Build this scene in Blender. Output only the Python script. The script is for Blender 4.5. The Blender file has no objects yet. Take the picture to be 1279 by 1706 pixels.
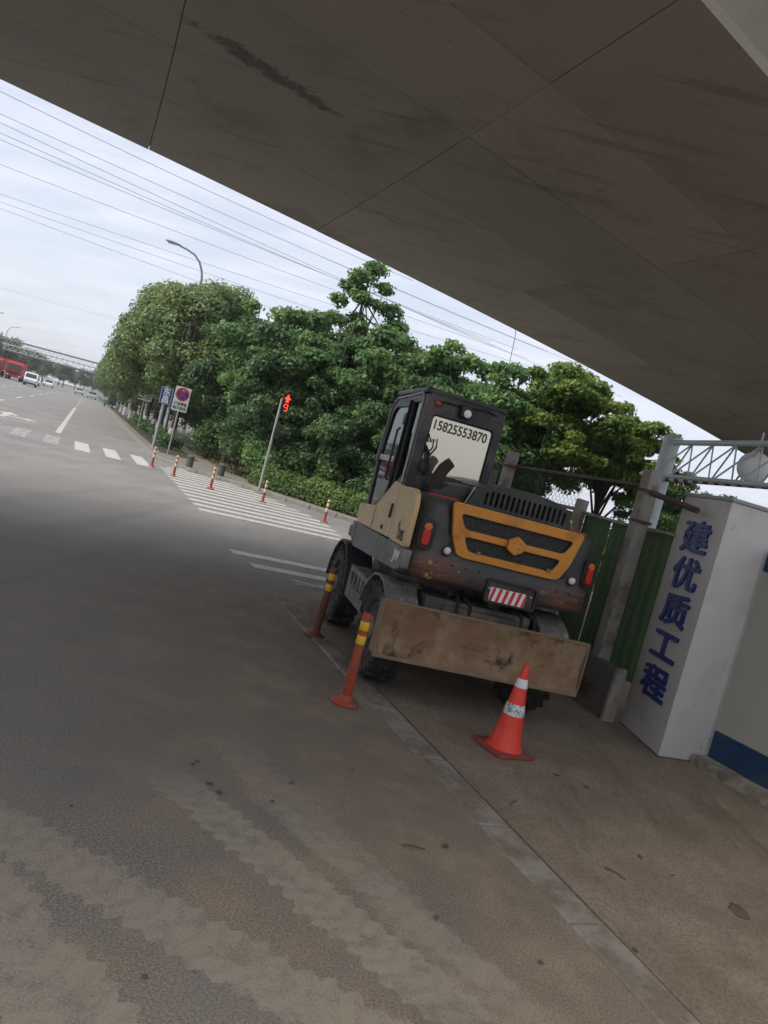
import bpy, bmesh, math, random
import numpy as np
from mathutils import Vector, Matrix
R = math.radians
SC = bpy.context.scene
COL = SC.collection

# ------------------------------------------------------------------ camera
CAM_H, PITCH, ROLL = 1.9, R(3.2), R(15)
cd = bpy.data.cameras.new('camera')
cam = bpy.data.objects.new('camera', cd)
COL.objects.link(cam)
F = Vector((0, math.cos(PITCH), -math.sin(PITCH)))
U0 = Vector((0, math.sin(PITCH), math.cos(PITCH)))
R0 = Vector((1, 0, 0))
rx = R0 * math.cos(ROLL) + U0 * math.sin(ROLL)
uy = -R0 * math.sin(ROLL) + U0 * math.cos(ROLL)
mw = Matrix((rx, uy, -F)).transposed().to_4x4()
mw.translation = (0, 0, CAM_H)
cam.matrix_world = mw
cd.sensor_fit = 'VERTICAL'
cd.sensor_height = 36
cd.lens = 36 * 1280 / 1706
cd.clip_start = .05
cd.clip_end = 3000
SC.camera = cam

# ------------------------------------------------------------------ sky, sun, exposure
SUN_EL, SUN_AZ = R(48), R(245)          # azimuth measured clockwise from +Y
w = bpy.data.worlds.new('World'); SC.world = w; w.use_nodes = True
nt = w.node_tree; nt.nodes.clear()
def wn(t, **k):
    n = nt.nodes.new(t)
    for a, b in k.items(): setattr(n, a, b)
    return n
sky = wn('ShaderNodeTexSky', sky_type='NISHITA', sun_disc=False, sun_elevation=SUN_EL, sun_rotation=SUN_AZ, air_density=1.0, dust_density=2.0, ozone_density=1.0)
tc = wn('ShaderNodeTexCoord')
sep = wn('ShaderNodeSeparateXYZ'); nt.links.new(tc.outputs['Generated'], sep.inputs[0])
ad = wn('ShaderNodeMath', operation='ADD'); ad.inputs[1].default_value = .22; nt.links.new(sep.outputs['Z'], ad.inputs[0])
mx = wn('ShaderNodeMath', operation='MAXIMUM'); mx.inputs[1].default_value = .05; nt.links.new(ad.outputs[0], mx.inputs[0])
dv = wn('ShaderNodeVectorMath', operation='DIVIDE')
cb = wn('ShaderNodeCombineXYZ')
for i in range(3): nt.links.new(mx.outputs[0], cb.inputs[i])
nt.links.new(tc.outputs['Generated'], dv.inputs[0]); nt.links.new(cb.outputs[0], dv.inputs[1])
mp = wn('ShaderNodeMapping'); mp.inputs['Scale'].default_value = (1.2, 3.2, 1.5); mp.inputs['Rotation'].default_value = (0, 0, R(20))
nt.links.new(dv.outputs[0], mp.inputs[0])
no = wn('ShaderNodeTexNoise'); no.inputs['Scale'].default_value = 2.6; no.inputs['Detail'].default_value = 5; no.inputs['Roughness'].default_value = .5
nt.links.new(mp.outputs[0], no.inputs['Vector'])
cr = wn('ShaderNodeMapRange'); cr.inputs[1].default_value = .38; cr.inputs[2].default_value = .68; cr.inputs[3].default_value = .66; cr.inputs[4].default_value = .97
nt.links.new(no.outputs['Fac'], cr.inputs[0])
mi = wn('ShaderNodeMix', data_type='RGBA')
mi.inputs['B'].default_value = (5.1, 5.3, 5.95, 1)
nt.links.new(cr.outputs[0], mi.inputs['Factor']); nt.links.new(sky.outputs[0], mi.inputs['A'])
bg = wn('ShaderNodeBackground'); bg.inputs['Strength'].default_value = .1
nt.links.new(mi.outputs['Result'], bg.inputs['Color'])
ow = wn('ShaderNodeOutputWorld'); nt.links.new(bg.outputs[0], ow.inputs['Surface'])

sl = bpy.data.lights.new('sun', 'SUN'); sl.energy = 2.2; sl.angle = R(38); sl.color = (1, .93, .82)
so = bpy.data.objects.new('sun', sl); COL.objects.link(so)
sd = Vector((math.sin(SUN_AZ) * math.cos(SUN_EL), math.cos(SUN_AZ) * math.cos(SUN_EL), math.sin(SUN_EL)))
so.rotation_euler = sd.to_track_quat('Z', 'Y').to_euler(); so.location = (0, 0, 60)
SC.view_settings.view_transform = 'Standard'; SC.view_settings.look = 'None'
SC.view_settings.exposure = .84; SC.view_settings.gamma = 1

# ------------------------------------------------------------------ road frame: s along the main road, t to its right
RU = Vector((-.3827, .9239, 0)); RN = Vector((.9239, .3827, 0))
def T(t, s, z=0): return tuple(RN * t + RU * s + Vector((0, 0, z)))
RYAW = R(22.5)

# ------------------------------------------------------------------ material helpers
class NG:
    def __init__(self, name):
        self.m = bpy.data.materials.new(name); self.m.use_nodes = True
        self.t = self.m.node_tree; self.t.nodes.clear()
        self.out = self.t.nodes.new('ShaderNodeOutputMaterial')
        self.co = self.t.nodes.new('ShaderNodeTexCoord').outputs['Object']
    def lk(self, sock, v):
        if hasattr(v, 'is_output'): self.t.links.new(v, sock)
        else:
            if hasattr(sock.default_value, '__len__') and not hasattr(v, '__len__'): v = [v] * len(sock.default_value)
            if hasattr(v, '__len__') and len(v) == 3 and len(sock.default_value) == 4: v = (*v, 1)
            sock.default_value = v
    def n(self, t, out=0, props=None, **ins):
        nd = self.t.nodes.new(t)
        for a, b in (props or {}).items(): setattr(nd, a, b)
        for k, v in ins.items(): self.lk(nd.inputs[k.replace('_', ' ')], v)
        return nd.outputs[out]
    def math(self, op, a, b=0., c=None):
        nd = self.t.nodes.new('ShaderNodeMath'); nd.operation = op
        self.lk(nd.inputs[0], a); self.lk(nd.inputs[1], b)
        if c is not None: self.lk(nd.inputs[2], c)
        return nd.outputs[0]
    def noise(self, scale, detail=4, rough=.55, co=None, dist=0., out='Fac'):
        return self.n('ShaderNodeTexNoise', out, Vector=self.co if co is None else co, Scale=scale, Detail=detail, Roughness=rough, Distortion=dist)
    def ramp(self, f, lo, hi, a=0., b=1.):
        nd = self.t.nodes.new('ShaderNodeMapRange'); nd.interpolation_type = 'SMOOTHSTEP'
        self.lk(nd.inputs[0], f)
        for i, v in enumerate((lo, hi, a, b)): self.lk(nd.inputs[i + 1], v)
        return nd.outputs[0]
    def mix(self, f, a, b, mode='MIX'):
        nd = self.t.nodes.new('ShaderNodeMix'); nd.data_type = 'RGBA'; nd.blend_type = mode
        self.lk(nd.inputs['Factor'], f); self.lk(nd.inputs['A'], a); self.lk(nd.inputs['B'], b)
        return nd.outputs['Result']
    def mapping(self, loc=(0, 0, 0), rot=(0, 0, 0), scale=(1, 1, 1), co=None):
        return self.n('ShaderNodeMapping', 0, Vector=self.co if co is None else co, Location=loc, Rotation=rot, Scale=scale)
    def bump(self, h, strength=.3, dist=.01):
        return self.n('ShaderNodeBump', 0, Height=h, Strength=strength, Distance=dist)
    def bsdf(self, color, rough=.6, metal=0., normal=None, spec=.5, **k):
        nd = self.t.nodes.new('ShaderNodeBsdfPrincipled')
        self.lk(nd.inputs['Base Color'], color); self.lk(nd.inputs['Roughness'], rough); self.lk(nd.inputs['Metallic'], metal)
        self.lk(nd.inputs['Specular IOR Level'], spec)
        if normal is not None: self.lk(nd.inputs['Normal'], normal)
        for a, b in k.items(): self.lk(nd.inputs[a.replace('_', ' ')], b)
        return nd.outputs[0]
    def done(self, sh): self.t.links.new(sh, self.out.inputs['Surface']); return self.m

def mul(c, k): return tuple(min(1, x * k) for x in c)
def M(name, c, r=.6, metal=0., var=.15, vs=5., c2=None, c2s=3., lo=.5, hi=.65, bump=.15, bs=60., spec=.4, c3=None, c3s=9., lo3=.58, hi3=.64):
    g = NG(name)
    col = g.mix(g.noise(vs), mul(c, 1 - var), mul(c, 1 + var))
    if c2: col = g.mix(g.ramp(g.noise(c2s, 7, .65), lo, hi), col, c2)
    if c3: col = g.mix(g.ramp(g.noise(c3s, 8, .7, dist=.6), lo3, hi3), col, c3)
    rr = g.ramp(g.noise(vs * 2.3), .3, .7, max(0, r - .1), min(1, r + .1))
    nm = g.bump(g.noise(bs, 5), bump, .01) if bump else None
    return g.done(g.bsdf(col, rr, metal, nm, spec))

def leafmat(name, c, c2, trans=.3, seed=0.):
    g = NG(name)
    isl = g.n('ShaderNodeNewGeometry', 'Random Per Island')
    a = g.mix(isl, mul(c, .7), mul(c, 1.3))
    f = g.ramp(g.noise(.55, 3, co=g.mapping(loc=(seed, seed * 2, 0))), .4, .68)
    a = g.mix(f, a, g.mix(isl, mul(c2, .75), mul(c2, 1.25)))
    p = g.bsdf(a, .5, 0, None, .35)
    tr = g.n('ShaderNodeBsdfTranslucent', 0, Color=g.mix(.5, a, mul(c2, 1.5)))
    nd = g.t.nodes.new('ShaderNodeMixShader'); nd.inputs[0].default_value = trans
    g.t.links.new(p, nd.inputs[1]); g.t.links.new(tr, nd.inputs[2])
    return g.done(nd.outputs[0])

# ------------------------------------------------------------------ mesh helpers
def link(o, parent=None):
    COL.objects.link(o)
    if parent is not None: o.parent = parent
    return o
def tag(o, label=None, cat=None, group=None, kind=None):
    if label: o['label'] = label
    if cat: o['category'] = cat
    if group: o['group'] = group
    if kind: o['kind'] = kind
    return o
def empty(name, loc=(0, 0, 0), rz=0, label=None, cat=None, group=None, kind=None):
    o = bpy.data.objects.new(name, None); o.location = loc; o.rotation_euler.z = rz; o.empty_display_size = .2
    link(o); return tag(o, label, cat, group, kind)
def obj(name, me, parent=None): return link(bpy.data.objects.new(name, me), parent)
def copy_tree(o, parent=None):
    c = o.copy(); COL.objects.link(c)
    if parent is not None: c.parent = parent
    for ch in list(o.children): copy_tree(ch, c)
    return c

class MB:
    def __init__(self): self.v = []; self.f = []; self.mi = []; self.cur = 0
    def add(self, vs, fs, mtx=None):
        b = len(self.v)
        for p in vs:
            self.v.append(tuple(mtx @ Vector(p)) if mtx is not None else tuple(p))
        for q in fs: self.f.append(tuple(b + i for i in q)); self.mi.append(self.cur)
        return self
    def box(self, c, s, rot=None):
        x, y, z = (k / 2 for k in s)
        vs = [(-x, -y, -z), (x, -y, -z), (x, y, -z), (-x, y, -z), (-x, -y, z), (x, -y, z), (x, y, z), (-x, y, z)]
        m = Matrix.Translation(c)
        if rot is not None: m = m @ (rot if isinstance(rot, Matrix) else Matrix.Rotation(rot, 4, 'Z'))
        return self.add(vs, [(0, 3, 2, 1), (4, 5, 6, 7), (0, 1, 5, 4), (1, 2, 6, 5), (2, 3, 7, 6), (3, 0, 4, 7)], m)
    def span(self, a, b): return self.box([(a[i] + b[i]) / 2 for i in range(3)], [abs(b[i] - a[i]) for i in range(3)])
    def rings(self, rings, cap0=True, cap1=True, closed=True):
        b = len(self.v); n = len(rings[0])
        for rg in rings: self.v.extend(tuple(p) for p in rg)
        for i in range(len(rings) - 1):
            for j in range(n if closed else n - 1):
                k = (j + 1) % n
                self.f.append((b + i * n + j, b + i * n + k, b + (i + 1) * n + k, b + (i + 1) * n + j)); self.mi.append(self.cur)
        if cap0: self.f.append(tuple(b + j for j in reversed(range(n)))); self.mi.append(self.cur)
        if cap1: self.f.append(tuple(b + (len(rings) - 1) * n + j for j in range(n))); self.mi.append(self.cur)
        return self
    def tube(self, pts, rad, n=10, cap=True):
        pts = [Vector(p) for p in pts]
        if not hasattr(rad, '__len__'): rad = [rad] * len(pts)
        rg = []; prev = None
        for i, p in enumerate(pts):
            d = (pts[min(i + 1, len(pts) - 1)] - pts[max(i - 1, 0)]).normalized()
            ref = prev if prev is not None else (Vector((0, 0, 1)) if abs(d.z) < .9 else Vector((1, 0, 0)))
            a = (ref - d * ref.dot(d)).normalized(); prev = a; b = d.cross(a)
            rg.append([p + (a * math.cos(2 * math.pi * k / n) + b * math.sin(2 * math.pi * k / n)) * rad[i] for k in range(n)])
        return self.rings(rg, cap, cap)
    def lathe(self, prof, n=24, mtx=None, cap=True):
        b0 = len(self.v)
        rg = [[(r_ * math.cos(2 * math.pi * k / n), r_ * math.sin(2 * math.pi * k / n), z) for k in range(n)] for r_, z in prof]
        self.rings(rg, cap, cap)
        if mtx is not None:
            for i in range(b0, len(self.v)): self.v[i] = tuple(mtx @ Vector(self.v[i]))
        return self
    def prism(self, poly, h, mtx=None, z0=0.):
        n = len(poly); b0 = len(self.v)
        self.rings([[(x, y, z0) for x, y in poly], [(x, y, z0 + h) for x, y in poly]])
        if mtx is not None:
            for i in range(b0, len(self.v)): self.v[i] = tuple(mtx @ Vector(self.v[i]))
        return self
    def build(self, name, mats, parent=None, smooth=None, bevel=0., seg=2, kind=None):
        me = bpy.data.meshes.new(name); me.from_pydata(self.v, [], self.f)
        if not isinstance(mats, (list, tuple)): mats = [mats]
        for m_ in mats: me.materials.append(m_)
        if len(mats) > 1: me.polygons.foreach_set('material_index', self.mi)
        bm = bmesh.new(); bm.from_mesh(me)
        bmesh.ops.recalc_face_normals(bm, faces=bm.faces)
        if bevel:
            es = [e for e in bm.edges if len(e.link_faces) == 2 and e.calc_face_angle(0) > R(25)]
            bmesh.ops.bevel(bm, geom=es, offset=bevel, segments=seg, affect='EDGES', profile=.6, clamp_overlap=True)
        bm.to_mesh(me); bm.free()
        if smooth is None and bevel: smooth = 35
        if smooth:
            me.shade_smooth(); me.set_sharp_from_angle(angle=R(smooth))
        o = obj(name, me, parent)
        if kind: o['kind'] = kind
        return o

MX_YZ = Matrix(((0, 0, 1, 0), (1, 0, 0, 0), (0, 1, 0, 0), (0, 0, 0, 1)))    # (a,b,c) -> (c,a,b): profile in y,z extruded along x
MX_XZ = Matrix(((1, 0, 0, 0), (0, 0, -1, 0), (0, 1, 0, 0), (0, 0, 0, 1)))   # (a,b,c) -> (a,-c,b): profile in x,z, front towards -y

def curve_mesh(cu):
    o = bpy.data.objects.new('tmp', cu); COL.objects.link(o)
    dg = bpy.context.evaluated_depsgraph_get()
    me = bpy.data.meshes.new_from_object(o.evaluated_get(dg))
    bpy.data.objects.remove(o); bpy.data.curves.remove(cu)
    return me
def flat(name, loops, th, mat, parent, mtx, bevel=0.):
    cu = bpy.data.curves.new('tmp', 'CURVE'); cu.dimensions = '2D'; cu.fill_mode = 'BOTH'
    cu.extrude = th / 2 - bevel; cu.bevel_depth = bevel; cu.bevel_resolution = 1; cu.offset = -bevel
    for lp in loops:
        sp = cu.splines.new('POLY'); sp.points.add(len(lp) - 1); sp.use_cyclic_u = True
        for p, q in zip(sp.points, lp): p.co = (q[0], q[1], 0, 1)
    me = curve_mesh(cu); me.transform(mtx @ Matrix.Translation((0, 0, th / 2)))
    if mtx.to_3x3().determinant() < 0: me.flip_normals()
    me.materials.clear(); me.materials.append(mat); me.name = name
    if bevel: me.shade_smooth(); me.set_sharp_from_angle(angle=R(35))
    return obj(name, me, parent)
def text(name, body, size, mat, parent, mtx, th=.004, off=0., width=None, squash=1., center=True):
    cu = bpy.data.curves.new('tmp', 'FONT'); cu.body = body; cu.size = size; cu.extrude = th / 2; cu.offset = off; cu.resolution_u = 3
    me = curve_mesh(cu)
    co = np.array([v.co[:] for v in me.vertices]); lo, hi = co.min(0), co.max(0)
    sx = squash if width is None else width / (hi[0] - lo[0])
    sc = Matrix.Diagonal((sx, 1, 1, 1)) @ Matrix.Translation((-(lo[0] + hi[0]) / 2, -(lo[1] + hi[1]) / 2, 0)) if center else Matrix.Diagonal((sx, 1, 1, 1))
    me.transform(mtx @ Matrix.Translation((0, 0, th / 2)) @ sc)
    me.materials.clear(); me.materials.append(mat); me.name = name
    return obj(name, me, parent)
def rrect(x0, y0, x1, y1, r, n=4):
    out = []
    for cx, cy, a0 in ((x1 - r, y1 - r, 0), (x0 + r, y1 - r, 90), (x0 + r, y0 + r, 180), (x1 - r, y0 + r, 270)):
        for k in range(n + 1):
            a = R(a0 + 90 * k / n); out.append((cx + r * math.cos(a), cy + r * math.sin(a)))
    return out
def rpoly(pts, r, n=4):
    out = []; m = len(pts)
    for i in range(m):
        p = Vector(pts[i]); a = (Vector(pts[i - 1]) - p); b = (Vector(pts[(i + 1) % m]) - p)
        rr = min(r, a.length * .45, b.length * .45)
        a = p + a.normalized() * rr; b = p + b.normalized() * rr
        for k in range(n + 1):
            u = k / n; out.append(tuple(a * (1 - u) ** 2 + p * 2 * u * (1 - u) + b * u ** 2))
    return out
def disc(cx, cy, r, n=24): return [(cx + r * math.cos(2 * math.pi * k / n), cy + r * math.sin(2 * math.pi * k / n)) for k in range(n)]

# ------------------------------------------------------------------ ground materials
def ground_mat():
    g = NG('asphalt')
    rot = g.mapping(rot=(0, 0, -RYAW))                        # x = t, y = s
    sx = g.n('ShaderNodeSeparateXYZ', 0, Vector=rot); nd = sx.node
    t, s = nd.outputs['X'], nd.outputs['Y']
    big = g.noise(.35, 5, .6); mid = g.noise(2.2, 6, .65); fine = g.noise(85, 3, .75); grit = g.noise(150, 2, .8)
    base = g.mix(g.ramp(fine, .36, .64), (.085, .082, .078), (.31, .30, .29)); base = g.mix(g.ramp(grit, .6, .72, 0, .5), base, (.36, .35, .33)); base = g.mix(g.ramp(grit, .40, .30, 0, .6), base, (.055, .053, .05))
    base = g.mix(g.ramp(big, .35, .7), base, g.mix(fine, (.215, .21, .205), (.28, .275, .265)))
    streak = g.noise(1.0, 5, .6, co=g.mapping(rot=(0, 0, -RYAW), scale=(2.4, .16, 1)))
    base = g.mix(g.ramp(streak, .45, .72, 0, .45), base, (.145, .142, .14))
    # earth carried onto the road: thick by the gutter, thinner outwards, only near the site gate
    near_t = g.ramp(t, -1.2, 2.4)
    near_s = g.math('MULTIPLY', g.ramp(s, 12.5, 7.5), 1.0)
    dm = g.math('MULTIPLY', near_s, g.math('ADD', g.math('MULTIPLY', near_t, .62), g.ramp(mid, .36, .70, .14, .6)))
    dust = g.mix(g.ramp(mid, .3, .7), (.175, .132, .088), (.28, .222, .157))
    dust = g.mix(g.ramp(g.math('MULTIPLY', g.math('ADD', grit, fine), .5), .38, .62), mul_c(g, dust, .5), mul_c(g, dust, 1.15))
    base = g.mix(g.math('MINIMUM', dm, .95), base, dust)
    # tyre prints of earth with ragged lug edges
    def track(p, ang, half, amp, per, s0, s1, k, side=1):
        c = g.mapping(loc=(-p[0], -p[1], 0), co=g.co)
        c = g.n('ShaderNodeVectorRotate', 0, {'rotation_type': 'Z_AXIS'}, Vector=c, Angle=-R(ang))
        d = g.n('ShaderNodeSeparateXYZ', 0, Vector=c).node
        u, v = d.outputs['X'], d.outputs['Y']
        wob = g.math('MULTIPLY', g.math('SUBTRACT', g.noise(5, 3), .5), .12)
        v = g.math('ADD', v, wob)
        saw = g.math('PINGPONG', g.math('ADD', g.math('DIVIDE', u, per), g.math('MULTIPLY', v, 2.0)), .5)
        saw = g.math('MULTIPLY', saw, amp * 1.6)
        rag = g.math('MULTIPLY', g.math('SUBTRACT', g.noise(22, 5, .7), .5), .07)
        e = g.math('SUBTRACT', g.math('ABSOLUTE', v), g.math('ADD', g.math('ADD', half - amp * .8, saw), rag))
        mk = g.ramp(e, .008, -.008)
        ends = g.math('MULTIPLY', g.ramp(u, s0, s0 + .7), g.ramp(u, s1, s1 - .8))
        mk = g.math('MULTIPLY', mk, ends)
        inner = g.ramp(g.math('PINGPONG', g.math('ADD', g.math('DIVIDE', u, per), g.math('MULTIPLY', g.math('ABSOLUTE', v), 5.0)), .5), .05, .3, .72, 1)
        return g.math('MULTIPLY', g.math('MULTIPLY', mk, inner), g.ramp(g.noise(7, 8, .78), .34, .54, k * .15, k))
    for args in TRACKS:
        base = g.mix(track(*args), base, g.mix(fine, (.25, .212, .158), (.36, .315, .245)))
    crumbs = g.ramp(g.noise(11, 6, .75, dist=.4), .655, .70)
    base = g.mix(g.math('MULTIPLY', crumbs, g.math('MULTIPLY', near_s, .7)), base, (.07, .052, .036))
    h = g.math('ADD', g.math('MULTIPLY', fine, 1.1), g.math('MULTIPLY', mid, .8))
    return g.done(g.bsdf(base, g.ramp(big, .3, .7, .78, .92), 0, g.bump(h, .45, .008), .3))
def mul_c(g, c, k): return g.mix(1.0, c, (k, k, k), 'MULTIPLY')
TRACKS = [((-.42, 3.76), -40, .15, .05, .10, -.7, 2.0, .8), ((-.10, 3.95), -42, .10, .04, .10, -.6, 1.8, .45), ((-.55, 2.92), -21, .16, .06, .10, -1.6, 2.2, .75),
          ((-.75, 2.46), -38, .2, .06, .11, -1.2, 1.2, .8), ((.35, 3.6), -50, .16, .05, .12, -1.8, 2, .35), ((.0, 10.2), -8, .3, .1, .3, -1.2, 2.2, .35)]

def apron_mat():
    g = NG('dusty_concrete')
    rot = g.mapping(rot=(0, 0, -RYAW))
    mid = g.noise(1.6, 6, .65); fine = g.noise(70, 4, .7); grit = g.noise(200, 2, .8)
    c = g.mix(g.ramp(mid, .3, .7), (.18, .14, .10), (.275, .222, .165))
    c = g.mix(g.ramp(fine, .4, .66, .0, .75), c, (.11, .083, .058))
    st = g.noise(1.2, 5, .65, co=g.mapping(rot=(0, 0, -RYAW), scale=(3.0, .3, 1)))
    c = g.mix(g.ramp(st, .5, .72, 0, .55), c, (.105, .083, .064))
    c = g.mix(g.ramp(g.noise(9, 7, .75, dist=.5), .63, .70, 0, .8), c, (.055, .042, .031))
    c = g.mix(g.ramp(g.noise(26, 4, .7), .66, .72, 0, .6), c, (.30, .26, .21))
    h = g.math('ADD', g.math('MULTIPLY', fine, .5), mid)
    return g.done(g.bsdf(c, .9, 0, g.bump(h, .5, .015), .25))

def paint_mat(name='road_paint', wear=.5):
    g = NG(name)
    c = g.mix(g.noise(3, 5), (.40, .39, .37), (.56, .55, .53))
    ms = g.ramp(g.noise(9, 8, .75), wear, wear + .16)
    c = g.mix(ms, c, (.17, .165, .16))
    return g.done(g.bsdf(c, .8, 0, g.bump(g.noise(90), .2, .005), .3))

m_asphalt = ground_mat(); m_apron = apron_mat(); m_paint = paint_mat('road_paint', .50); m_paintf = paint_mat('faded_road_paint', .40)
m_earth = M('earth', (.10, .085, .055), .95, var=.35, vs=2, c2=(.06, .085, .03), c2s=1.5, lo=.42, hi=.6, bump=.6, bs=30)
m_pave = M('pavement_concrete', (.185, .172, .152), .9, var=.2, vs=1.4, c2=(.16, .145, .12), c2s=2.2, lo=.5, hi=.7, bump=.3, bs=60)
m_kerb = M('kerb_stone', (.24, .215, .19), .85, var=.2, vs=4, c2=(.16, .128, .095), c2s=3.5, lo=.42, hi=.62, bump=.35, bs=50)
g = NG('dusty_kerb_slab'); POS = g.n('ShaderNodeNewGeometry', 'Position')
c = g.mix(g.noise(60, 4, .7, co=POS), (.20, .175, .15), (.30, .265, .23))
c = g.mix(g.ramp(g.noise(2.4, 7, .7, co=POS), .40, .58), c, g.mix(g.noise(40, 4, co=POS), (.125, .098, .073), (.20, .165, .125)))
c = g.mix(g.ramp(g.noise(14, 6, .75, co=POS), .62, .7, 0, .7), c, (.06, .046, .034))
m_kerb = g.done(g.bsdf(c, .9, 0, g.bump(g.noise(30, 6, .7, co=POS), .6, .01), .25))
m_kerb2 = M('kerb_concrete', (.22, .212, .195), .85, var=.2, vs=3, c2=(.18, .165, .14), c2s=3, lo=.5, hi=.66, bump=.3, bs=50)
m_soil = M('soil', (.05, .042, .028), .95, var=.4, vs=3, c2=(.045, .06, .022), c2s=2.5, lo=.45, hi=.6, bump=.8, bs=25)
m_hill = M('hill_green', (.10, .14, .10), .95, var=.3, vs=.02, bump=0)

# ------------------------------------------------------------------ the ground and roads
def sheet(name, poly, z, mat, parent=None, th=0.):
    b = MB()
    if th: b.prism(poly, th, z0=z - th)
    else: b.add([(x, y, z) for x, y in poly], [tuple(range(len(poly)))])
    return b.build(name, mat, parent)
def TP(pts): return [T(t, s)[:2] for t, s in pts]
tag(sheet('ground', [(-890, -890), (890, -890), (890, 890), (-890, 890)], -.03, m_earth), kind='structure')
road = tag(sheet('road', TP([(-17, -60), (60, -60), (60, 20.2), (12, 20.2), (9.2, 21.2), (7.2, 23.3), (5.2, 26.2), (3.6, 27.6), (2.75, 30), (2.75, 420), (-17, 420)]), 0, m_asphalt), kind='structure')
# the dusty apron right of the gutter
ap = [(2.88, -40), (2.88, 8.2)] + [(2.88 + 2.6 * (1 - math.cos(a)), 8.2 + 2.2 * math.sin(a)) for a in [R(k) for k in (15, 30, 45, 60, 75, 90)]] + [(40, 10.4), (40, -40)]
tag(sheet('apron', TP(ap), .006, m_apron), kind='structure')
# flush kerb slabs of the gutter
rnd = random.Random(5)
g_root = empty('gutter', T(2.76, 0), 0, kind='structure')
for i in range(-4, 10):
    s0 = .1 + i * .905
    b = MB(); wd = .215
    b.box((0, 0, 0), (wd, .885, .12))
    o = b.build('kerb_slab', m_kerb, g_root, bevel=.012, seg=1)
    p = Vector(T(2.76, s0 + .45)) - g_root.location
    o.location = (p.x + rnd.uniform(-.008, .008), p.y, -.049 + rnd.uniform(-.004, .004))
    o.rotation_euler = (rnd.uniform(-.006, .006), rnd.uniform(-.012, .012), RYAW + rnd.uniform(-.012, .012))
# pavement on the far corner, a real step above the road
pv = [(2.95, 420), (2.95, 30.2), (3.75, 27.85), (5.35, 26.4), (7.4, 23.5), (9.35, 21.45), (12.1, 20.45), (60, 20.45), (60, 420)]
pave = tag(sheet('pavement', TP(pv), .12, m_pave, th=.2), kind='structure')
kl = [(2.85, 160), (2.85, 30.1)] ; path = []
def resample(pts, step):
    out = [Vector(pts[0])]; acc = 0
    for a, b2 in zip(pts, pts[1:]):
        a, b2 = Vector(a), Vector(b2); L = (b2 - a).length; d = step - acc
        while d <= L: out.append(a + (b2 - a) * d / L); d += step
        acc = (acc + L) % step
    return out
kp = resample([(2.85, 130), (2.85, 30.1), (3.68, 27.75), (5.28, 26.3), (7.3, 23.4), (9.28, 21.33), (12.05, 20.32), (22, 20.32)], 1.0)
kme = None
for a, b2 in zip(kp, kp[1:]):
    m_ = (a + b2) / 2; d = b2 - a
    if kme is None:
        o = MB().box((0, 0, 0), (.2, .985, .2)).build('kerb_stone', m_kerb2, pave, bevel=.015, seg=1); kme = o.data
    else: o = obj('kerb_stone', kme, pave)
    w_ = T(m_.x, m_.y)
    o.location = (w_[0], w_[1], .03 + rnd.uniform(-.004, .006)); o.rotation_euler.z = math.atan2(d.y, d.x) - math.pi / 2 + RYAW
# planting soil behind the pavement
tag(sheet('soil_bed', TP([(5.9, 27.2), (8.4, 24), (12.5, 21.6), (60, 21.6), (60, 60), (7.3, 60), (7.0, 33)]), .135, m_soil), kind='structure')
tag(sheet('soil_strip', TP([(3.3, 33), (4.9, 33), (4.9, 300), (3.3, 300)]), .13, m_soil), kind='structure')
tag(sheet('verge', TP([(-17.2, 40), (-17.2, 420), (-80, 420), (-80, 40)]), .1, m_earth, th=.12), kind='structure')

# painted markings
def stripe(name, t0, s0, t1, s1, wd, mat=None, z=.005, skew=0.):
    a, b2 = Vector((t0, s0)), Vector((t1, s1)); d = (b2 - a).normalized(); n = Vector((-d.y, d.x)) * wd / 2
    return sheet(name, TP([a + n, a - n, b2 - n, b2 + n]), z, mat or m_paint, road)
for k in range(15):
    s = 16.75 + k * .84
    t0 = 2.72 + max(0, (k - 11) * .28); t1 = 6.25 + (.12 * k if k < 4 else .48 - .16 * (k - 4))
    stripe('crossing_stripe', t0, s, t1, s + .1, .42, m_paint if 0 < k < 12 else m_paint)
for s, t0, t1 in ((10.35, 3.2, 4.6), (11.05, 2.75, 6.3), (11.95, 2.6, 6.4)): stripe('crossing_stripe', t0, s, t1, s + .12, .34, m_paintf if s < 11 else m_paint)
for k in range(10):
    t = 2.15 - k * .93
    stripe('crossing_stripe', t, 25.2, t - .05, 29.0, .46, m_paint if k < 3 else m_paintf, z=.0055)
stripe('lane_line', -.62, 31.2, -.55, 72, .2)
for k in range(12): stripe('lane_line', -4.2, 30 + k * 14, -4.2, 36 + k * 14, .16)
for k in range(9): stripe('lane_line', -7.4 + .0 * k, 52 + k * 10, -7.4, 57 + k * 10, .16)
stripe('lane_line', -.5, 76, -.4, 150, .16, m_paintf)
# lane arrow: straight on with a branch, drawn for the lane left of the line
ar = [(-.12, 0), (.12, 0), (.12, 2.6), (.45, 2.6), (0, 4.4), (-.45, 2.6), (-.12, 2.6)]
sheet('lane_arrow', TP([(-2.75 + a, 33.2 + b2) for a, b2 in ar]), .005, m_paint, road)
ar = [(.1, .9), (.1, 1.3), (.75, 2.1), (.75, 2.5), (1.25, 1.7), (.75, .9), (.75, 1.35)]
sheet('lane_arrow', TP([(-2.75 + a, 33.2 + b2) for a, b2 in ar]), .009, m_paint, road)

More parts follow.
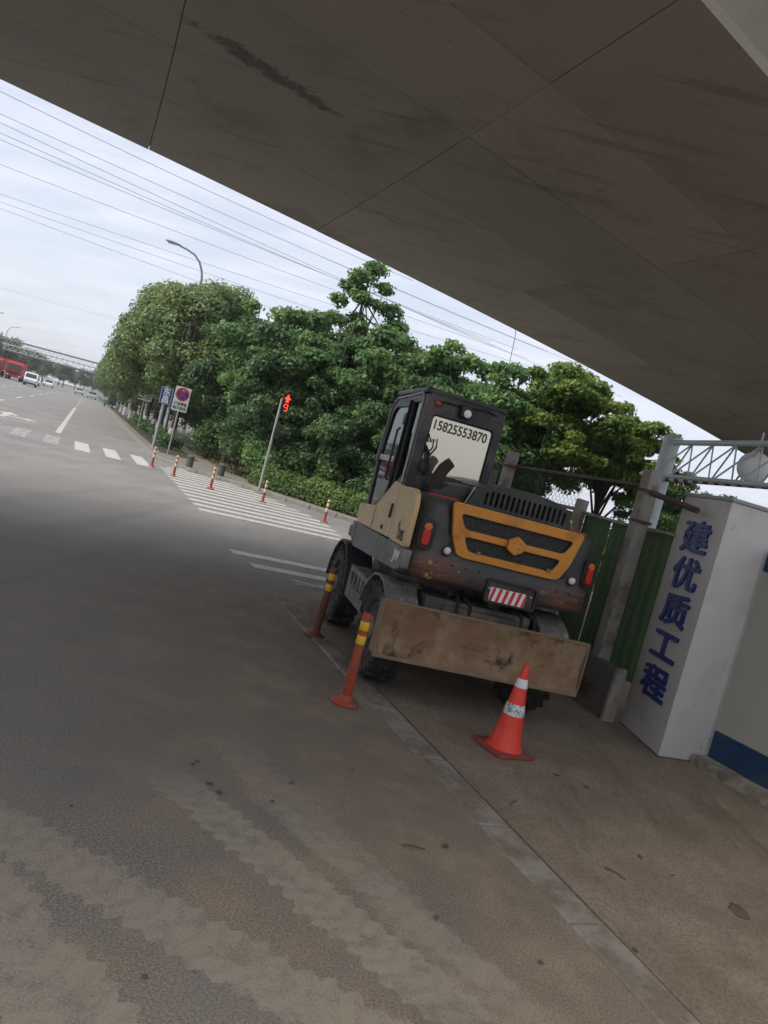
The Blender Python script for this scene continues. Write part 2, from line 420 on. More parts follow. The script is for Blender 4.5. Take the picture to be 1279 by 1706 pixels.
# ------------------------------------------------------------------ the flyover: a curved box girder
BC = Vector((-83.72, 113.56)); BR = 128.76; BZ = 5.6
def BP(o, a, z): return (BC.x + (BR + o) * math.cos(R(a)), BC.y + (BR + o) * math.sin(R(a)), z)
g = NG('soffit_concrete')
c = g.mix(g.noise(.8, 6, .6, co=g.n('ShaderNodeNewGeometry', 'Position')), (.36, .315, .27), (.50, .455, .405))
POS = g.n('ShaderNodeNewGeometry', 'Position')
c = g.mix(g.ramp(g.noise(.55, 7, .7, co=POS), .52, .68, 0, .5), c, (.20, .185, .155))
c = g.mix(g.ramp(g.noise(5, 8, .75, co=POS, dist=.5), .60, .70, 0, .6), c, (.12, .10, .082)); c = g.mix(g.ramp(g.noise(28, 5, .8, co=POS), .45, .75, 0, .35), c, (.18, .155, .13))
sm = g.mapping(rot=(0, 0, -R(42)), scale=(.35, 3.2, 1), co=POS)
c = g.mix(g.ramp(g.noise(1.1, 7, .7, co=sm), .56, .68, 0, .5), c, (.165, .145, .125))
d1 = g.n('ShaderNodeVectorRotate', 0, {'rotation_type': 'Z_AXIS'}, Vector=g.mapping(loc=(2.35, -8.3, 0), co=POS), Angle=-R(42))
e1 = g.n('ShaderNodeSeparateXYZ', 0, Vector=d1).node
ed = g.math('ADD', g.math('POWER', g.math('DIVIDE', e1.outputs['X'], .95), 2.), g.math('POWER', g.math('DIVIDE', e1.outputs['Y'], .17), 2.))
ed = g.math('ADD', ed, g.math('MULTIPLY', g.math('SUBTRACT', g.noise(5.5, 8, .8, co=POS), .5), 6.5))
c = g.mix(g.ramp(ed, 1.1, .2, 0, .78), c, (.085, .075, .068))
isl = g.n('ShaderNodeObjectInfo', 'Random')
c = g.mix(g.math('MULTIPLY', isl, .35), c, (.22, .20, .18))
m_soffit = g.done(g.bsdf(c, .85, 0, g.bump(g.noise(14, 7, .7, co=POS), .25, .02), .3))
m_conc = M('bridge_concrete', (.34, .32, .28), .85, var=.18, vs=.8, c2=(.22, .2, .17), c2s=.6, lo=.5, hi=.7, bump=.25, bs=20)
bridge = empty('flyover', BP(4.3, -50, 0), 0, 'grey concrete flyover with jointed soffit panels passing overhead', 'flyover')
inv = Vector(bridge.location)
def bsweep(name, prof, a0, a1, step, mat):
    b = MB(); rg = []
    n = int((a1 - a0) / step)
    for i in range(n + 1): rg.append([Vector(BP(o, a0 + (a1 - a0) * i / n, z)) - inv for o, z in prof])
    return b.rings(rg).build(name, mat, bridge, smooth=20)
bsweep('box_girder', [(.02, BZ + .05), (8.62, BZ + .05), (9.3, BZ + 1.25), (10.2, BZ + 1.42), (10.2, BZ + 1.7), (-1.8, BZ + 1.8), (-1.8, BZ + 1.45), (-.68, BZ + 1.25)], -78, -22, 1, m_conc)
bsweep('parapet', [(10.19, BZ + 1.68), (9.9, BZ + 1.68), (10.0, BZ + 2.6), (10.16, BZ + 2.6)], -78, -22, 1, m_conc)
bsweep('parapet', [(-1.79, BZ + 1.79), (-1.5, BZ + 1.79), (-1.6, BZ + 2.75), (-1.76, BZ + 2.75)], -78, -22, 1, m_conc)
bands = [0, 2.2, 3.62, 5.42, 6.95, 8.64]
jts = [-74 + 1.62 * k for k in range(13)] + [-52.22, -50.85, -49.2, -47.12] + [-45.5 + 1.62 * k for k in range(14)]
for i in range(len(jts) - 1):
    for j in range(len(bands) - 1):
        o0, o1 = bands[j] + (.0045 if j else 0), bands[j + 1] - (.0045 if j < 4 else 0)
        ga = .002
        zz = BZ + rnd.uniform(-.004, .004)
        def pt(o, a, z): return Vector(BP(o, a - .118 * o, z)) - inv
        rgs = []
        for u in (0, .5, 1):
            a = (jts[i] + ga) * (1 - u) + (jts[i + 1] - ga) * u
            rgs.append([pt(o0, a, zz), pt(o1, a, zz), pt(o1, a, BZ + .09), pt(o0, a, BZ + .09)])
        MB().rings(rgs).build('soffit_panel', m_soffit, bridge)
for a in (-61.5, -38.5):
    b = MB(); p = Vector(BP(4.3, a, 0)) - inv
    pr = [(x * 1.0, y * 1.0) for x, y in rpoly([(-1.6, -.8), (1.6, -.8), (1.6, .8), (-1.6, .8)], .5)]
    b.prism(pr, BZ + .04, Matrix.Translation(p) @ Matrix.Rotation(R(a), 4, 'Z'))
    b.build('pier', m_conc, bridge, smooth=30)

# ------------------------------------------------------------------ trees and shrubs
m_bark = M('bark', (.085, .07, .055), .95, var=.35, vs=8, bump=.8, bs=22)
m_white = M('whitewash', (.55, .54, .50), .9, var=.15, vs=5, c2=(.25, .22, .17), c2s=5, lo=.55, hi=.7, bump=.5, bs=25)
m_camphor = leafmat('camphor_leaves', (.125, .190, .072), (.235, .300, .112), .25, 1.)
m_camphor2 = leafmat('camphor_leaves_dark', (.100, .160, .070), (.170, .225, .090), .25, 4.)
m_broad = leafmat('broad_leaves', (.095, .190, .070), (.175, .290, .095), .35, 2.)
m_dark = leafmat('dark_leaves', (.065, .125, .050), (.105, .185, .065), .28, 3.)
m_right = leafmat('yellow_green_leaves', (.110, .190, .040), (.215, .290, .065), .35, 6.)
m_hedge = leafmat('hedge_leaves', (.085, .150, .040), (.145, .225, .060), .25, 7.)
m_far = leafmat('far_leaves', (.090, .130, .062), (.145, .180, .085), .25, 8.)

def leaf_mesh(name, P, N, size, mat, rng, aspect=.55):
    """one folded rhombus per leaf: P positions, N normals (arrays), size per leaf"""
    n = len(P)
    N = N / np.maximum(np.linalg.norm(N, axis=1, keepdims=True), 1e-6)
    r = rng.normal(size=(n, 3)); A = r - N * (r * N).sum(1, keepdims=True); A /= np.maximum(np.linalg.norm(A, axis=1, keepdims=True), 1e-6)
    B = np.cross(N, A); s = (size * rng.uniform(.65, 1.35, n))[:, None]
    v = np.empty((n, 4, 3), np.float32)
    v[:, 0] = P - A * s * .5; v[:, 2] = P + A * s * .5 - N * s * .12
    v[:, 1] = P + B * s * aspect * .5 + N * s * .1; v[:, 3] = P - B * s * aspect * .5 + N * s * .1
    me = bpy.data.meshes.new(name)
    me.vertices.add(n * 4); me.vertices.foreach_set('co', v.ravel())
    me.loops.add(n * 4); me.loops.foreach_set('vertex_index', np.arange(n * 4, dtype=np.int32))
    me.polygons.add(n); me.polygons.foreach_set('loop_start', np.arange(0, n * 4, 4, dtype=np.int32))
    me.update(calc_edges=True); me.materials.append(mat)
    return me

def lobes_ellipsoid(rng, n, c, rad, rmin=.55, zlo=-.8):
    out = []
    while len(out) < n:
        d = rng.normal(size=3); d /= np.linalg.norm(d)
        if d[2] < zlo: continue
        out.append(np.array(c) + d * np.array(rad) * rng.uniform(rmin, 1.0))
    out = np.array(out)
    k = rng.random(len(out)) < .16; ctr = np.array(c)
    out[k] = ctr + (out[k] - ctr) * rng.uniform(1.08, 1.3, (k.sum(), 1))
    return out

def crown(name, rng, lobes, lr, n, size, mat, flat_z=.75, up=.35, shell=.4):
    """leaves gathered on the outer shells of lobes; lr = lobe radius range"""
    k = len(lobes); R_ = rng.uniform(lr[0], lr[1], k); wts = R_ ** 2; idx = rng.choice(k, n, p=wts / wts.sum())
    d = rng.normal(size=(n, 3)); d /= np.linalg.norm(d, axis=1, keepdims=True)
    d[:, 2] = np.where((d[:, 2] < -.3) & (rng.random(n) < .6), -d[:, 2], d[:, 2])
    rad = R_[idx] * (rng.random(n) ** shell) * rng.uniform(.8, 1.06 + shell * .6, n)
    off = d * rad[:, None]; off[:, 2] *= flat_z
    P = lobes[idx] + off
    N = d * (.8 if shell > .3 else 1.1) + rng.normal(size=(n, 3)) * (.55 if shell > .3 else .4) + np.array([0, 0, up])
    return leaf_mesh(name, P, N, size, mat, rng)

def trunk_mesh(b, rng, h0, h1, r0, tips, lean=(0, 0), nb=10, rb=None):
    """tapered trunk with limbs curving out to tip points"""
    pts = []; rad = []
    for i in range(7):
        u = i / 6; z = h1 * u
        pts.append((lean[0] * u + .05 * math.sin(3 * u + r0 * 40), lean[1] * u + .04 * math.cos(4 * u), z)); rad.append(r0 * (1.25 if i == 0 else 1) * (1 - .72 * u))
    b.tube(pts, rad, 8)
    sel = rng.choice(len(tips), min(nb, len(tips)), replace=False)
    for j in sel:
        tp = Vector(tips[j]); u = rng.uniform(h0 / h1, .92); k = min(5, int(u * 6)); w_ = u * 6 - k
        st = Vector(pts[k]).lerp(Vector(pts[k + 1]), w_); rr = (rb or r0 * .45) * (1 - .5 * u)
        mid = st.lerp(tp, .5) + Vector((0, 0, .12 * (tp - st).length))
        b.tube([st, st.lerp(mid, .6), mid, mid.lerp(tp, .6), tp], [rr, rr * .8, rr * .6, rr * .4, rr * .15], 6)
    return pts

TREES = {}
def make_tree(key, name, seed, h, rad, cz, nl, lr, n, size, mat, r0=.16, h0=1.6, white=0., flat_z=.75, rmin=.55, zlo=-.8, extra=None, lean=(0, 0), nb=12):
    """returns list of (part name, mesh)"""
    rng = np.random.default_rng(seed)
    L = lobes_ellipsoid(rng, nl, (lean[0], lean[1], cz), rad, rmin, zlo)
    if extra is not None: L = np.vstack([L, np.array(extra)])
    parts = [('crown', crown(name + '_crown', rng, L, lr, n, size, mat, flat_z, shell=.2 if key.startswith('cam') else .4))]
    b = MB(); pts = trunk_mesh(b, rng, h0, h, r0, L, lean, nb)
    o = b.build('trunk', m_bark, None, smooth=60); me = o.data; bpy.data.objects.remove(o)
    parts.append(('trunk', me))
    if white:
        b = MB(); b.tube([(0.05 * math.sin(r0 * 40), .04, -.02), (.05 * math.sin(r0 * 40) + lean[0] * white / h, .04 + lean[1] * white / h, white)], [r0 * 1.3, r0 * 1.03], 12)
        o = b.build('painted_base', m_white, None, smooth=40); me = o.data; bpy.data.objects.remove(o)
        parts.append(('painted_base', me))
    TREES[key] = parts
def put_tree(key, name, loc, rz, sc, label, group, cat='tree'):
    if not hasattr(sc, '__len__'): sc = (sc, sc, sc)
    e = empty(name, loc, rz, label, cat, group); e.scale = sc
    for nm, me in TREES[key]:
        obj(nm, me, e)
    return e

make_tree('camA', 'camphor', 11, 6.2, (2.55, 2.55, 2.6), 4.75, 46, (.62, 1.0), 36000, .165, m_camphor, .17, 1.8, .85, .9, .82, -.95)
make_tree('camB', 'camphor', 23, 6.0, (2.5, 2.5, 2.7), 4.6, 44, (.6, 1.0), 30000, .18, m_camphor2, .16, 1.8, .8, .9, .8, -.95)
make_tree('camC', 'camphor', 37, 6.4, (2.7, 2.4, 2.6), 4.7, 44, (.62, 1.05), 26000, .2, m_camphor, .17, 1.8, .85, .9, .8, -.95)
camrow = [('camA', 40.2, 1.1, 4.3), ('camB', 45.6, 1.16, 4.2), ('camC', 51.5, 1.16, 4.35), ('camA', 57.6, 1.14, 4.2), ('camB', 64.2, 1.1, 4.3), ('camC', 71, 1.05, 4.2), ('camB', 78.5, 1.08, 4.3), ('camA', 87, 1.05, 4.2), ('camC', 97, 1.1, 4.2), ('camB', 108, 1.05, 4.2), ('camA', 121, 1.1, 4.3), ('camC', 136, 1.1, 4.2), ('camB', 152, 1.1, 4.2), ('camA', 170, 1.15, 4.2), ('camC', 190, 1.15, 4.2), ('camB', 212, 1.2, 4.3)]
ordn = ['nearest', 'second', 'third', 'fourth', 'fifth', 'sixth', 'seventh', 'eighth', 'ninth', 'tenth', 'eleventh', 'twelfth', 'thirteenth', 'fourteenth', 'fifteenth', 'farthest']
for i, (k, s, sc, t) in enumerate(camrow):
    put_tree(k, 'camphor_tree', T(t, s, .12), i * 2.1, sc, f'round camphor tree with whitewashed trunk, {ordn[i]} of the row along the road kerb', 'camphor trees along the kerb')
for i, (k, t, s, sc) in enumerate([('camB', 9.2, 47.5, 1.0), ('camC', 8.9, 55, 1.05), ('camB', 9.3, 64, 1.1), ('camA', 9.0, 75, 1.1)]):
    put_tree(k, 'camphor_tree', T(t, s, .13), 1 + i * 1.7, sc, f'camphor tree with pale trunk behind the footpath, {ordn[i]} of the inner row', 'camphor trees behind the footpath')

# thicket on the corner
tall = [(-.2, 0, 8.0), (.25, .1, 8.45), (-.45, .2, 7.6), (.75, .1, 7.9), (.5, -.2, 7.2), (-.8, 0, 7.0), (1.2, .2, 7.2), (0, .2, 6.6), (1.5, 0, 6.7), (-1.2, .3, 6.2)]
make_tree('tall', 'broadleaf', 51, 8.3, (2.2, 2.0, 2.5), 4.8, 95, (.28, .52), 34000, .18, m_broad, .13, 1.2, 0, .62, .2, -1, extra=tall, nb=60)
make_tree('brdA', 'broadleaf', 61, 5.9, (2.1, 1.9, 2.4), 3.9, 100, (.28, .55), 32000, .18, m_broad, .11, .9, 0, .65, .2, -1, nb=50)
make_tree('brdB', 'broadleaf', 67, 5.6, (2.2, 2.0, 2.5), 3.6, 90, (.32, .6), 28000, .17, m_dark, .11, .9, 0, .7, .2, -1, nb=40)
make_tree('rgtA', 'broadleaf', 71, 5.6, (2.4, 2.3, 2.1), 4.3, 100, (.28, .52), 30000, .165, m_right, .13, 1.3, 0, .6, .3, -.85, nb=60)
make_tree('rgtB', 'broadleaf', 73, 5.2, (2.1, 2.0, 2.1), 3.7, 85, (.3, .55), 26000, .165, m_broad, .12, 1.0, 0, .65, .25, -.95, nb=50)
G1 = 'trees crowded on the corner'
for k, x, y, sc, rz, lb in [
    ('tall', -2.9, 29.6, 1.06, .3, 'tallest open crowned tree with ragged top in the corner thicket'),
    ('brdA', -.6, 28.6, 1.12, 1.2, 'bright broadleaf tree directly right of the tallest thicket tree'),
    ('brdA', 1.35, 29.0, 1.10, 3.9, 'broadleaf tree rising just behind the excavator cab roof'),
    ('brdB', -4.4, 29.2, .98, .7, 'dark leafy tree left of the tallest tree, behind the pedestrian signal'),
    ('brdA', -5.6, 31.0, 1.13, 2.5, 'broadleaf tree left of the thicket centre behind the dark tree'),
    ('brdB', -7.7, 35.2, 1.1, 2.2, 'dark tree at the left end of the thicket beside the footpath'),
    ('brdB', -9.0, 40.5, 1.2, 4.2, 'dark tree half hidden behind the nearest camphor tree'),
    ('brdB', -1.9, 27.6, .8, 5.2, 'low dark tree over the hedge in front of the tallest tree'),
    ('brdB', .4, 27.2, .84, 1.7, 'low dark tree over the hedge just left of the excavator cab'),
    ('brdB', -3.4, 33.4, 1.25, .2, 'dark tree in the second rank behind the tallest tree'),
    ('brdB', .4, 33.6, 1.2, 1.1, 'dark tree in the second rank behind the excavator cab'),
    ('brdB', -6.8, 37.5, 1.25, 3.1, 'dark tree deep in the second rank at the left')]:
    put_tree(k, 'broadleaf_tree', (x, y, .12), rz, sc, lb, G1)
G2 = 'trees beyond the green fence'
for k, x, y, sc, rz, lb in [
    ('rgtB', 3.3, 26.8, 1.12, .4, 'green tree right of the excavator cab beyond the fence rail'),
    ('rgtA', 5.1, 27.6, 1.13, 1.9, 'yellow green spreading tree beyond the fence under the flyover edge'),
    ('rgtA', 7.6, 28.6, 1.02, 4.0, 'yellow green tree behind the steel pipe post'),
    ('rgtB', 9.8, 28.4, .80, 2.0, 'smaller tree right of the steel pipe post'),
    ('rgtB', 12.2, 29.2, .72, 5.2, 'low tree under the lattice gantry'),
    ('rgtB', 14.6, 29.6, .72, 3.2, 'low tree above the capped sign pillar'),
    ('rgtB', 17.2, 30.5, .74, .2, 'low tree at the right edge behind the sign pillar'),
    ('brdB', 4.2, 32, 1.05, .2, 'dark tree behind the yellow green trees')]:
    put_tree(k, 'broadleaf_tree', (x, y, .12), rz, sc, lb, G2)

# shrubs under the thicket
def shrub(name, seed, rad, n, size, mat, loc, label, group):
    rng = np.random.default_rng(seed)
    L = lobes_ellipsoid(rng, 16, (0, 0, rad[2] * .8), (rad[0] * .75, rad[1] * .75, rad[2] * .75), .2, -.6); lr_ = (.3 * max(rad[0], .7), .5 * max(rad[0], .7))
    e = empty(name, loc, 0, label, 'shrub', group)
    me = crown(name + '_foliage', rng, L, lr_, n, size, mat, .8); obj('foliage', me, e)
    b = MB()
    for j in range(5):
        tp = L[j]; b.tube([(.08 * j - .16, 0, -.05), (tp[0] * .4, tp[1] * .4, tp[2] * .5), tuple(tp)], [.03, .022, .008], 5)
    b.build('stem', m_bark, e, smooth=60)
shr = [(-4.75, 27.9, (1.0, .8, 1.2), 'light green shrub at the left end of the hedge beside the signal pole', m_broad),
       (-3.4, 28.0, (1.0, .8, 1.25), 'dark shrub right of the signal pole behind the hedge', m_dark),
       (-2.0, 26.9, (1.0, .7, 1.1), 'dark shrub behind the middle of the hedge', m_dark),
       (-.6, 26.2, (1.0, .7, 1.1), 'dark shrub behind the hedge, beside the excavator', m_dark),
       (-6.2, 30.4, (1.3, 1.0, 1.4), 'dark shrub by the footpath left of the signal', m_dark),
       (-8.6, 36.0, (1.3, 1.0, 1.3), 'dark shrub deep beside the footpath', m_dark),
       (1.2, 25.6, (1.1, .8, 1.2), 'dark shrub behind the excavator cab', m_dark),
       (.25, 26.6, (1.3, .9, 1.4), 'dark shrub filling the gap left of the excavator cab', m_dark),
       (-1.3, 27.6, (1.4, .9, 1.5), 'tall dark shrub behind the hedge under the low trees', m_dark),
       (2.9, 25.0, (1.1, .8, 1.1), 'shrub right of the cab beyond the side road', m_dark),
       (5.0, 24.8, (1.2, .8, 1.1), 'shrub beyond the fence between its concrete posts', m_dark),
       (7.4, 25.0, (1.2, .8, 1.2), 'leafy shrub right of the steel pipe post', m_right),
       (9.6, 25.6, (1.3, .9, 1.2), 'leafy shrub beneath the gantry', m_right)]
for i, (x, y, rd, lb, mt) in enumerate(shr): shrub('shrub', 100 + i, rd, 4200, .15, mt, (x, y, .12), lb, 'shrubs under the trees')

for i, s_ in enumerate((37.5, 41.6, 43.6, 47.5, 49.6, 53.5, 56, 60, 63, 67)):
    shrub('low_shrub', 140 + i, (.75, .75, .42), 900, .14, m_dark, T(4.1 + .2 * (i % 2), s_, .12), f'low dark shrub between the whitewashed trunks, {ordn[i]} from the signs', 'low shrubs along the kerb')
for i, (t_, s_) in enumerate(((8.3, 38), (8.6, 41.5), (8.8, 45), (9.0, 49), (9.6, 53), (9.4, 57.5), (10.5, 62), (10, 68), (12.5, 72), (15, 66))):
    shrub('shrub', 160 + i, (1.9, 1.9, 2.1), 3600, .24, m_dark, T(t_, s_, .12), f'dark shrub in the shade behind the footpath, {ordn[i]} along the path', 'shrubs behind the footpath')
# clipped hedge on the corner
def hedge():
    rng = np.random.default_rng(9)
    pl = [(-4.95, 27.1), (-2.6, 25.55), (-.3, 24.15), (2.6, 22.9), (6.5, 22.0)]
    e = empty('hedge', (pl[0][0], pl[0][1], .12), 0, 'clipped green hedge along the corner behind the striped posts', 'hedge')
    seg = resample(pl, .05); n = 26000
    i = rng.integers(0, len(seg) - 1, n); base = np.array([[p.x, p.y, 0] for p in seg])[i]
    dr = np.array([[(seg[min(k + 1, len(seg) - 1)] - seg[max(k - 1, 0)]).x, (seg[min(k + 1, len(seg) - 1)] - seg[max(k - 1, 0)]).y, 0] for k in range(len(seg))])[i]
    dr /= np.linalg.norm(dr, axis=1, keepdims=True); nr = np.stack([-dr[:, 1], dr[:, 0], 0 * dr[:, 0]], 1)
    a = rng.uniform(0, np.pi, n); bump_ = .08 * np.sin(base[:, 0] * 5 + base[:, 1] * 3) + .05 * np.sin(base[:, 0] * 11.3)
    rad = rng.uniform(.8, 1.06, n)
    cx = np.sign(np.cos(a)) * np.abs(np.cos(a)) ** .5 * .62 * rad; cz = np.abs(np.sin(a)) ** .5 * (.74 + bump_) * rad * np.where(rng.random(n) < .45, rng.uniform(.1, 1, n), 1)
    P = base + nr * (cx + .62)[:, None]; P[:, 2] = cz + .03
    N = nr * np.cos(a)[:, None] + np.array([0, 0, 1.]) * np.sin(a)[:, None] + rng.normal(size=(n, 3)) * .55
    P[:, 0] -= pl[0][0]; P[:, 1] -= pl[0][1]
    obj('foliage', leaf_mesh('hedge_foliage', P, N, .1, m_hedge, rng), e)
    b = MB()
    for k in range(0, len(seg), 14):
        p = seg[k]; nx = base[0] * 0
        j = min(k, len(seg) - 2); d = (seg[j + 1] - seg[j]).normalized(); q = Vector((p.x - d.y * .62 - pl[0][0], p.y + d.x * .62 - pl[0][1], 0))
        for m_ in range(3):
            b.tube([q + Vector((0, 0, -.05)), q + Vector((random.Random(k + m_).uniform(-.3, .3), random.Random(k * 3 + m_).uniform(-.3, .3), .62))], [.02, .008], 5)
    b.build('stems', m_bark, e, smooth=60, kind='stuff')
hedge()
# low grass along the bed edge
def grass():
    rng = np.random.default_rng(3); n = 14000
    t = np.where(rng.random(n) < .6, rng.normal(6.9, .55, n), rng.uniform(5.6, 9, n)); s = rng.uniform(27, 44, n)
    keep = (t > 5.5 + (s < 30) * .6); t, s = t[keep], s[keep]; n = len(t)
    P = np.outer(t, np.array(RN)) + np.outer(s, np.array(RU)); P[:, 2] = .14 + rng.uniform(0, .1, n)
    N = rng.normal(size=(n, 3)) * .8 + np.array([0, 0, .2])
    o = obj('grass', leaf_mesh('grass', P, N, .16, m_grass, rng, .25)); tag(o, 'patchy grass and fallen leaves beside the footpath', 'grass', kind='stuff')
m_grass = leafmat('grass_blades', (.10, .115, .04), (.16, .14, .06), .2, 5.)
grass()

# trees and hills at the far end of the road
make_tree('far', 'far', 81, 6.5, (3.0, 3.0, 2.8), 4.6, 34, (.8, 1.3), 7000, .36, m_far, .17, 1.5, 0, .8, .5, -.95, nb=6)
far = [(-19.5, 92), (-20, 103), (-19.5, 114), (-20.5, 126), (-19.8, 138), (-20, 150), (-19, 163), (-20, 176), (-18, 190), (-17, 205), (-15, 222), (-12, 240), (-7, 262), (-1, 280), (6, 292), (12, 262), (11, 232), (10, 205), (10, 180), (-26, 120), (-27, 145), (-28, 170), (-4, 300), (2, 318), (-10, 312), (8, 320), (14, 300), (-16, 300)]
fl = ['first', 'second', 'third', 'fourth', 'fifth', 'sixth', 'seventh', 'eighth', 'ninth', 'tenth', 'eleventh', 'twelfth', 'thirteenth', 'fourteenth', 'fifteenth', 'sixteenth', 'seventeenth', 'eighteenth', 'nineteenth', 'twentieth', 'twenty first', 'twenty second']
for i, (t, s) in enumerate(far):
    sc = .92 + .25 * ((i * 37) % 11) / 11
    put_tree('far', 'roadside_tree', T(t, s, .05), i * 1.3, sc, f'distant roadside tree, {fl[i]} counting out from the red truck' if i < 19 else f'distant tree in the back rank behind the red trucks, {fl[i - 19]}' if i < 22 else f'distant tree closing the end of the road, {fl[i - 22]} of that clump', 'distant roadside trees')
b = MB(); rg = []
rr_ = random.Random(2)
hx = [T(-260 + 26 * k, 640, 0) for k in range(28)]
for row, (ds, hz) in enumerate(((0, 0), (60, .6), (120, 1), (220, 0))):
    rg.append([(p[0] + RU.x * ds, p[1] + RU.y * ds, -1 + hz * (14 + 12 * math.sin(k * .55) + 6 * math.sin(k * 1.7 + 1) + rr_.uniform(-2, 2))) for k, p in enumerate(hx)])
tag(b.rings(rg, False, False, closed=False).build('hills', m_hill, None, smooth=80), kind='structure')

# ------------------------------------------------------------------ street furniture
m_steel = M('galvanised_steel', (.36, .37, .37), .5, .5, var=.12, vs=6, c2=(.25, .24, .22), c2s=4, lo=.5, hi=.7, bump=.1)
m_greypaint = M('grey_pole_paint', (.30, .31, .32), .55, 0, var=.12, vs=6, bump=.1)
m_signwhite = M('sign_white', (.72, .72, .70), .5, 0, var=.05, vs=5, c2=(.5, .48, .44), c2s=6, lo=.55, hi=.7, bump=0)
m_signblue = M('sign_blue', (.018, .06, .24), .45, var=.1, vs=5, bump=0)
m_signred = M('sign_red', (.55, .03, .035), .45, var=.1, vs=5, bump=0)
m_print = M('black_print', (.02, .02, .022), .5, var=.1, bump=0)
m_printw = M('white_print', (.75, .75, .75), .5, var=.05, bump=0)
m_black = M('black_plastic', (.018, .018, .02), .5, var=.2, bump=.1)
m_orange = M('orange_rubber', (.36, .055, .022), .6, var=.25, vs=14, c2=(.19, .085, .055), c2s=7, lo=.45, hi=.64, bump=.25, c3=(.06, .03, .022), c3s=18, lo3=.60, hi3=.68)
m_orangedirty = M('dirty_rubber', (.15, .045, .028), .7, var=.3, vs=10, c2=(.13, .09, .065), c2s=7, lo=.48, hi=.66, bump=.2)
m_yellow = M('yellow_reflective', (.72, .44, .02), .45, var=.12, vs=20, c2=(.42, .26, .04), c2s=16, lo=.56, hi=.7, bump=.05)
m_ored = M('faded_red_post', (.30, .07, .05), .7, var=.25, vs=10, bump=.15)
m_bandw = M('pale_band', (.62, .55, .40), .6, var=.2, vs=14, bump=0)
m_stone = M('dark_stone', (.10, .092, .082), .85, var=.3, vs=12, bump=.4, bs=40)

def flex_post(loc, label, body, band, ribs, seed, group, h=.75, bd=((.50, .57), (.615, .685))):
    e = empty('flexible_post', loc, seed * 1.1, label, 'traffic post', group)
    b = MB(); b.lathe([(.115, 0), (.118, .012), (.105, .024), (.06, .036), (.052, .06), (.04, .075)], 20); b.build('base', body, e, smooth=40)
    b = MB(); pr = [(.038, .07)]
    if ribs:
        for k in range(13): z = .09 + k * .021; pr += [(.043, z), (.043, z + .009), (.0365, z + .0125), (.0365, z + .019)]
    pr += [(.037, .37), (.037, h - .012), (.033, h), (.012, h)]
    b.lathe(pr, 18); b.build('tube', body, e, smooth=50)
    for z0, z1 in bd:
        b = MB(); b.lathe([(.0378, z0), (.0388, z0 + .003), (.0388, z1 - .003), (.0378, z1)], 18, cap=False); b.build('reflective_band', band, e, smooth=50)
    return e
e = flex_post((.09, 6.04, .004), 'bright orange flexible post with two yellow bands, nearest the camera', m_orange, m_yellow, True, 1, 'flexible posts beside the excavator')
e.rotation_euler = (R(1.0), R(-1.0), .5)
e = flex_post((-.37, 7.98, .004), 'dirt brown flexible post with two yellow bands beside the front wheel', m_orangedirty, m_yellow, True, 2, 'flexible posts beside the excavator')
e.rotation_euler = (R(2), R(1.5), 1.5)
for i, (t, s, nm) in enumerate([(2.4, 25.6, 'faded red and white post at the kerb end by the road crossing, leftmost of five'), (2.9, 23.75, 'faded red and white post, second from the left at the corner crossing'),
                  (3.83, 22.4, 'faded red and white post in the middle of the five on the corner'), (5.3, 21.95, 'faded red and white post standing in front of the hedge, fourth from the left'), (6.7, 20.2, 'faded red and white post nearest the excavator cab, rightmost of five')]):
    flex_post(T(t, s, .005), nm, m_ored, m_bandw, False, i + 3, 'striped posts round the far corner', h=.66, bd=((.3, .40), (.45, .54), (.585, .65)))
for (t, s, lb) in ((3.85, 27.9, 'short dark stone bollard on the pavement, left of the pair'), (4.9, 27.35, 'short dark stone bollard on the pavement, right of the pair')):
    e = empty('stone_bollard', T(t, s, .12), .3, lb, 'bollard', 'stone bollards on the pavement')
    b = MB(); b.lathe([(.13, -.02), (.13, .28), (.125, .30)], 18); b.build('shaft', m_stone, e, smooth=40)
    b = MB(); b.lathe([(.115, .298), (.115, .33), (.135, .34), (.135, .39), (.10, .42), (.03, .43)], 18); b.build('head', m_stone, e, smooth=40)

# traffic cone
g = NG('cone_red'); c = g.mix(g.noise(12), (.62, .035, .02), (.75, .06, .03)); c = g.mix(g.ramp(g.noise(8, 7, .7), .55, .7, 0, .5), c, (.30, .06, .035))
m_cone = g.done(g.bsdf(c, .45, 0, None, .4))
g = NG('cone_band'); c = g.mix(g.noise(10), (.58, .57, .55), (.72, .71, .69)); m_coneband = g.done(g.bsdf(c, .5, 0, None, .4))
g = NG('cone_band_marked'); c = g.mix(g.noise(10), (.55, .54, .5), (.7, .69, .66))
c = g.mix(g.ramp(g.noise(38, 4, .6, dist=1.5), .50, .56, 0, .85), c, (.05, .05, .05)); m_coneband2 = g.done(g.bsdf(c, .5, 0, None, .4))
m_conebase = M('cone_base', (.26, .045, .03), .7, var=.3, vs=12, c2=(.14, .09, .065), c2s=8, lo=.45, hi=.62, bump=.2)
cone = empty('traffic_cone', (1.385, 5.93, .008), R(30), 'red traffic cone with two white bands in front of the blade', 'traffic cone')
b = MB(); b.prism(rpoly([(-.185, -.185), (.185, -.185), (.185, .185), (-.185, .185)], .05), .03); b.build('base', m_conebase, cone, bevel=.006)
CR = lambda z: .128 - (z - .03) * (.128 - .024) / .64
b = MB(); b.lathe([(.15, .028), (.142, .045), (CR(.06), .06), (CR(.2), .2), (CR(.4), .4), (CR(.66), .66), (.02, .683), (.02, .70), (.012, .705)], 32); b.build('body', m_cone, cone, smooth=45)
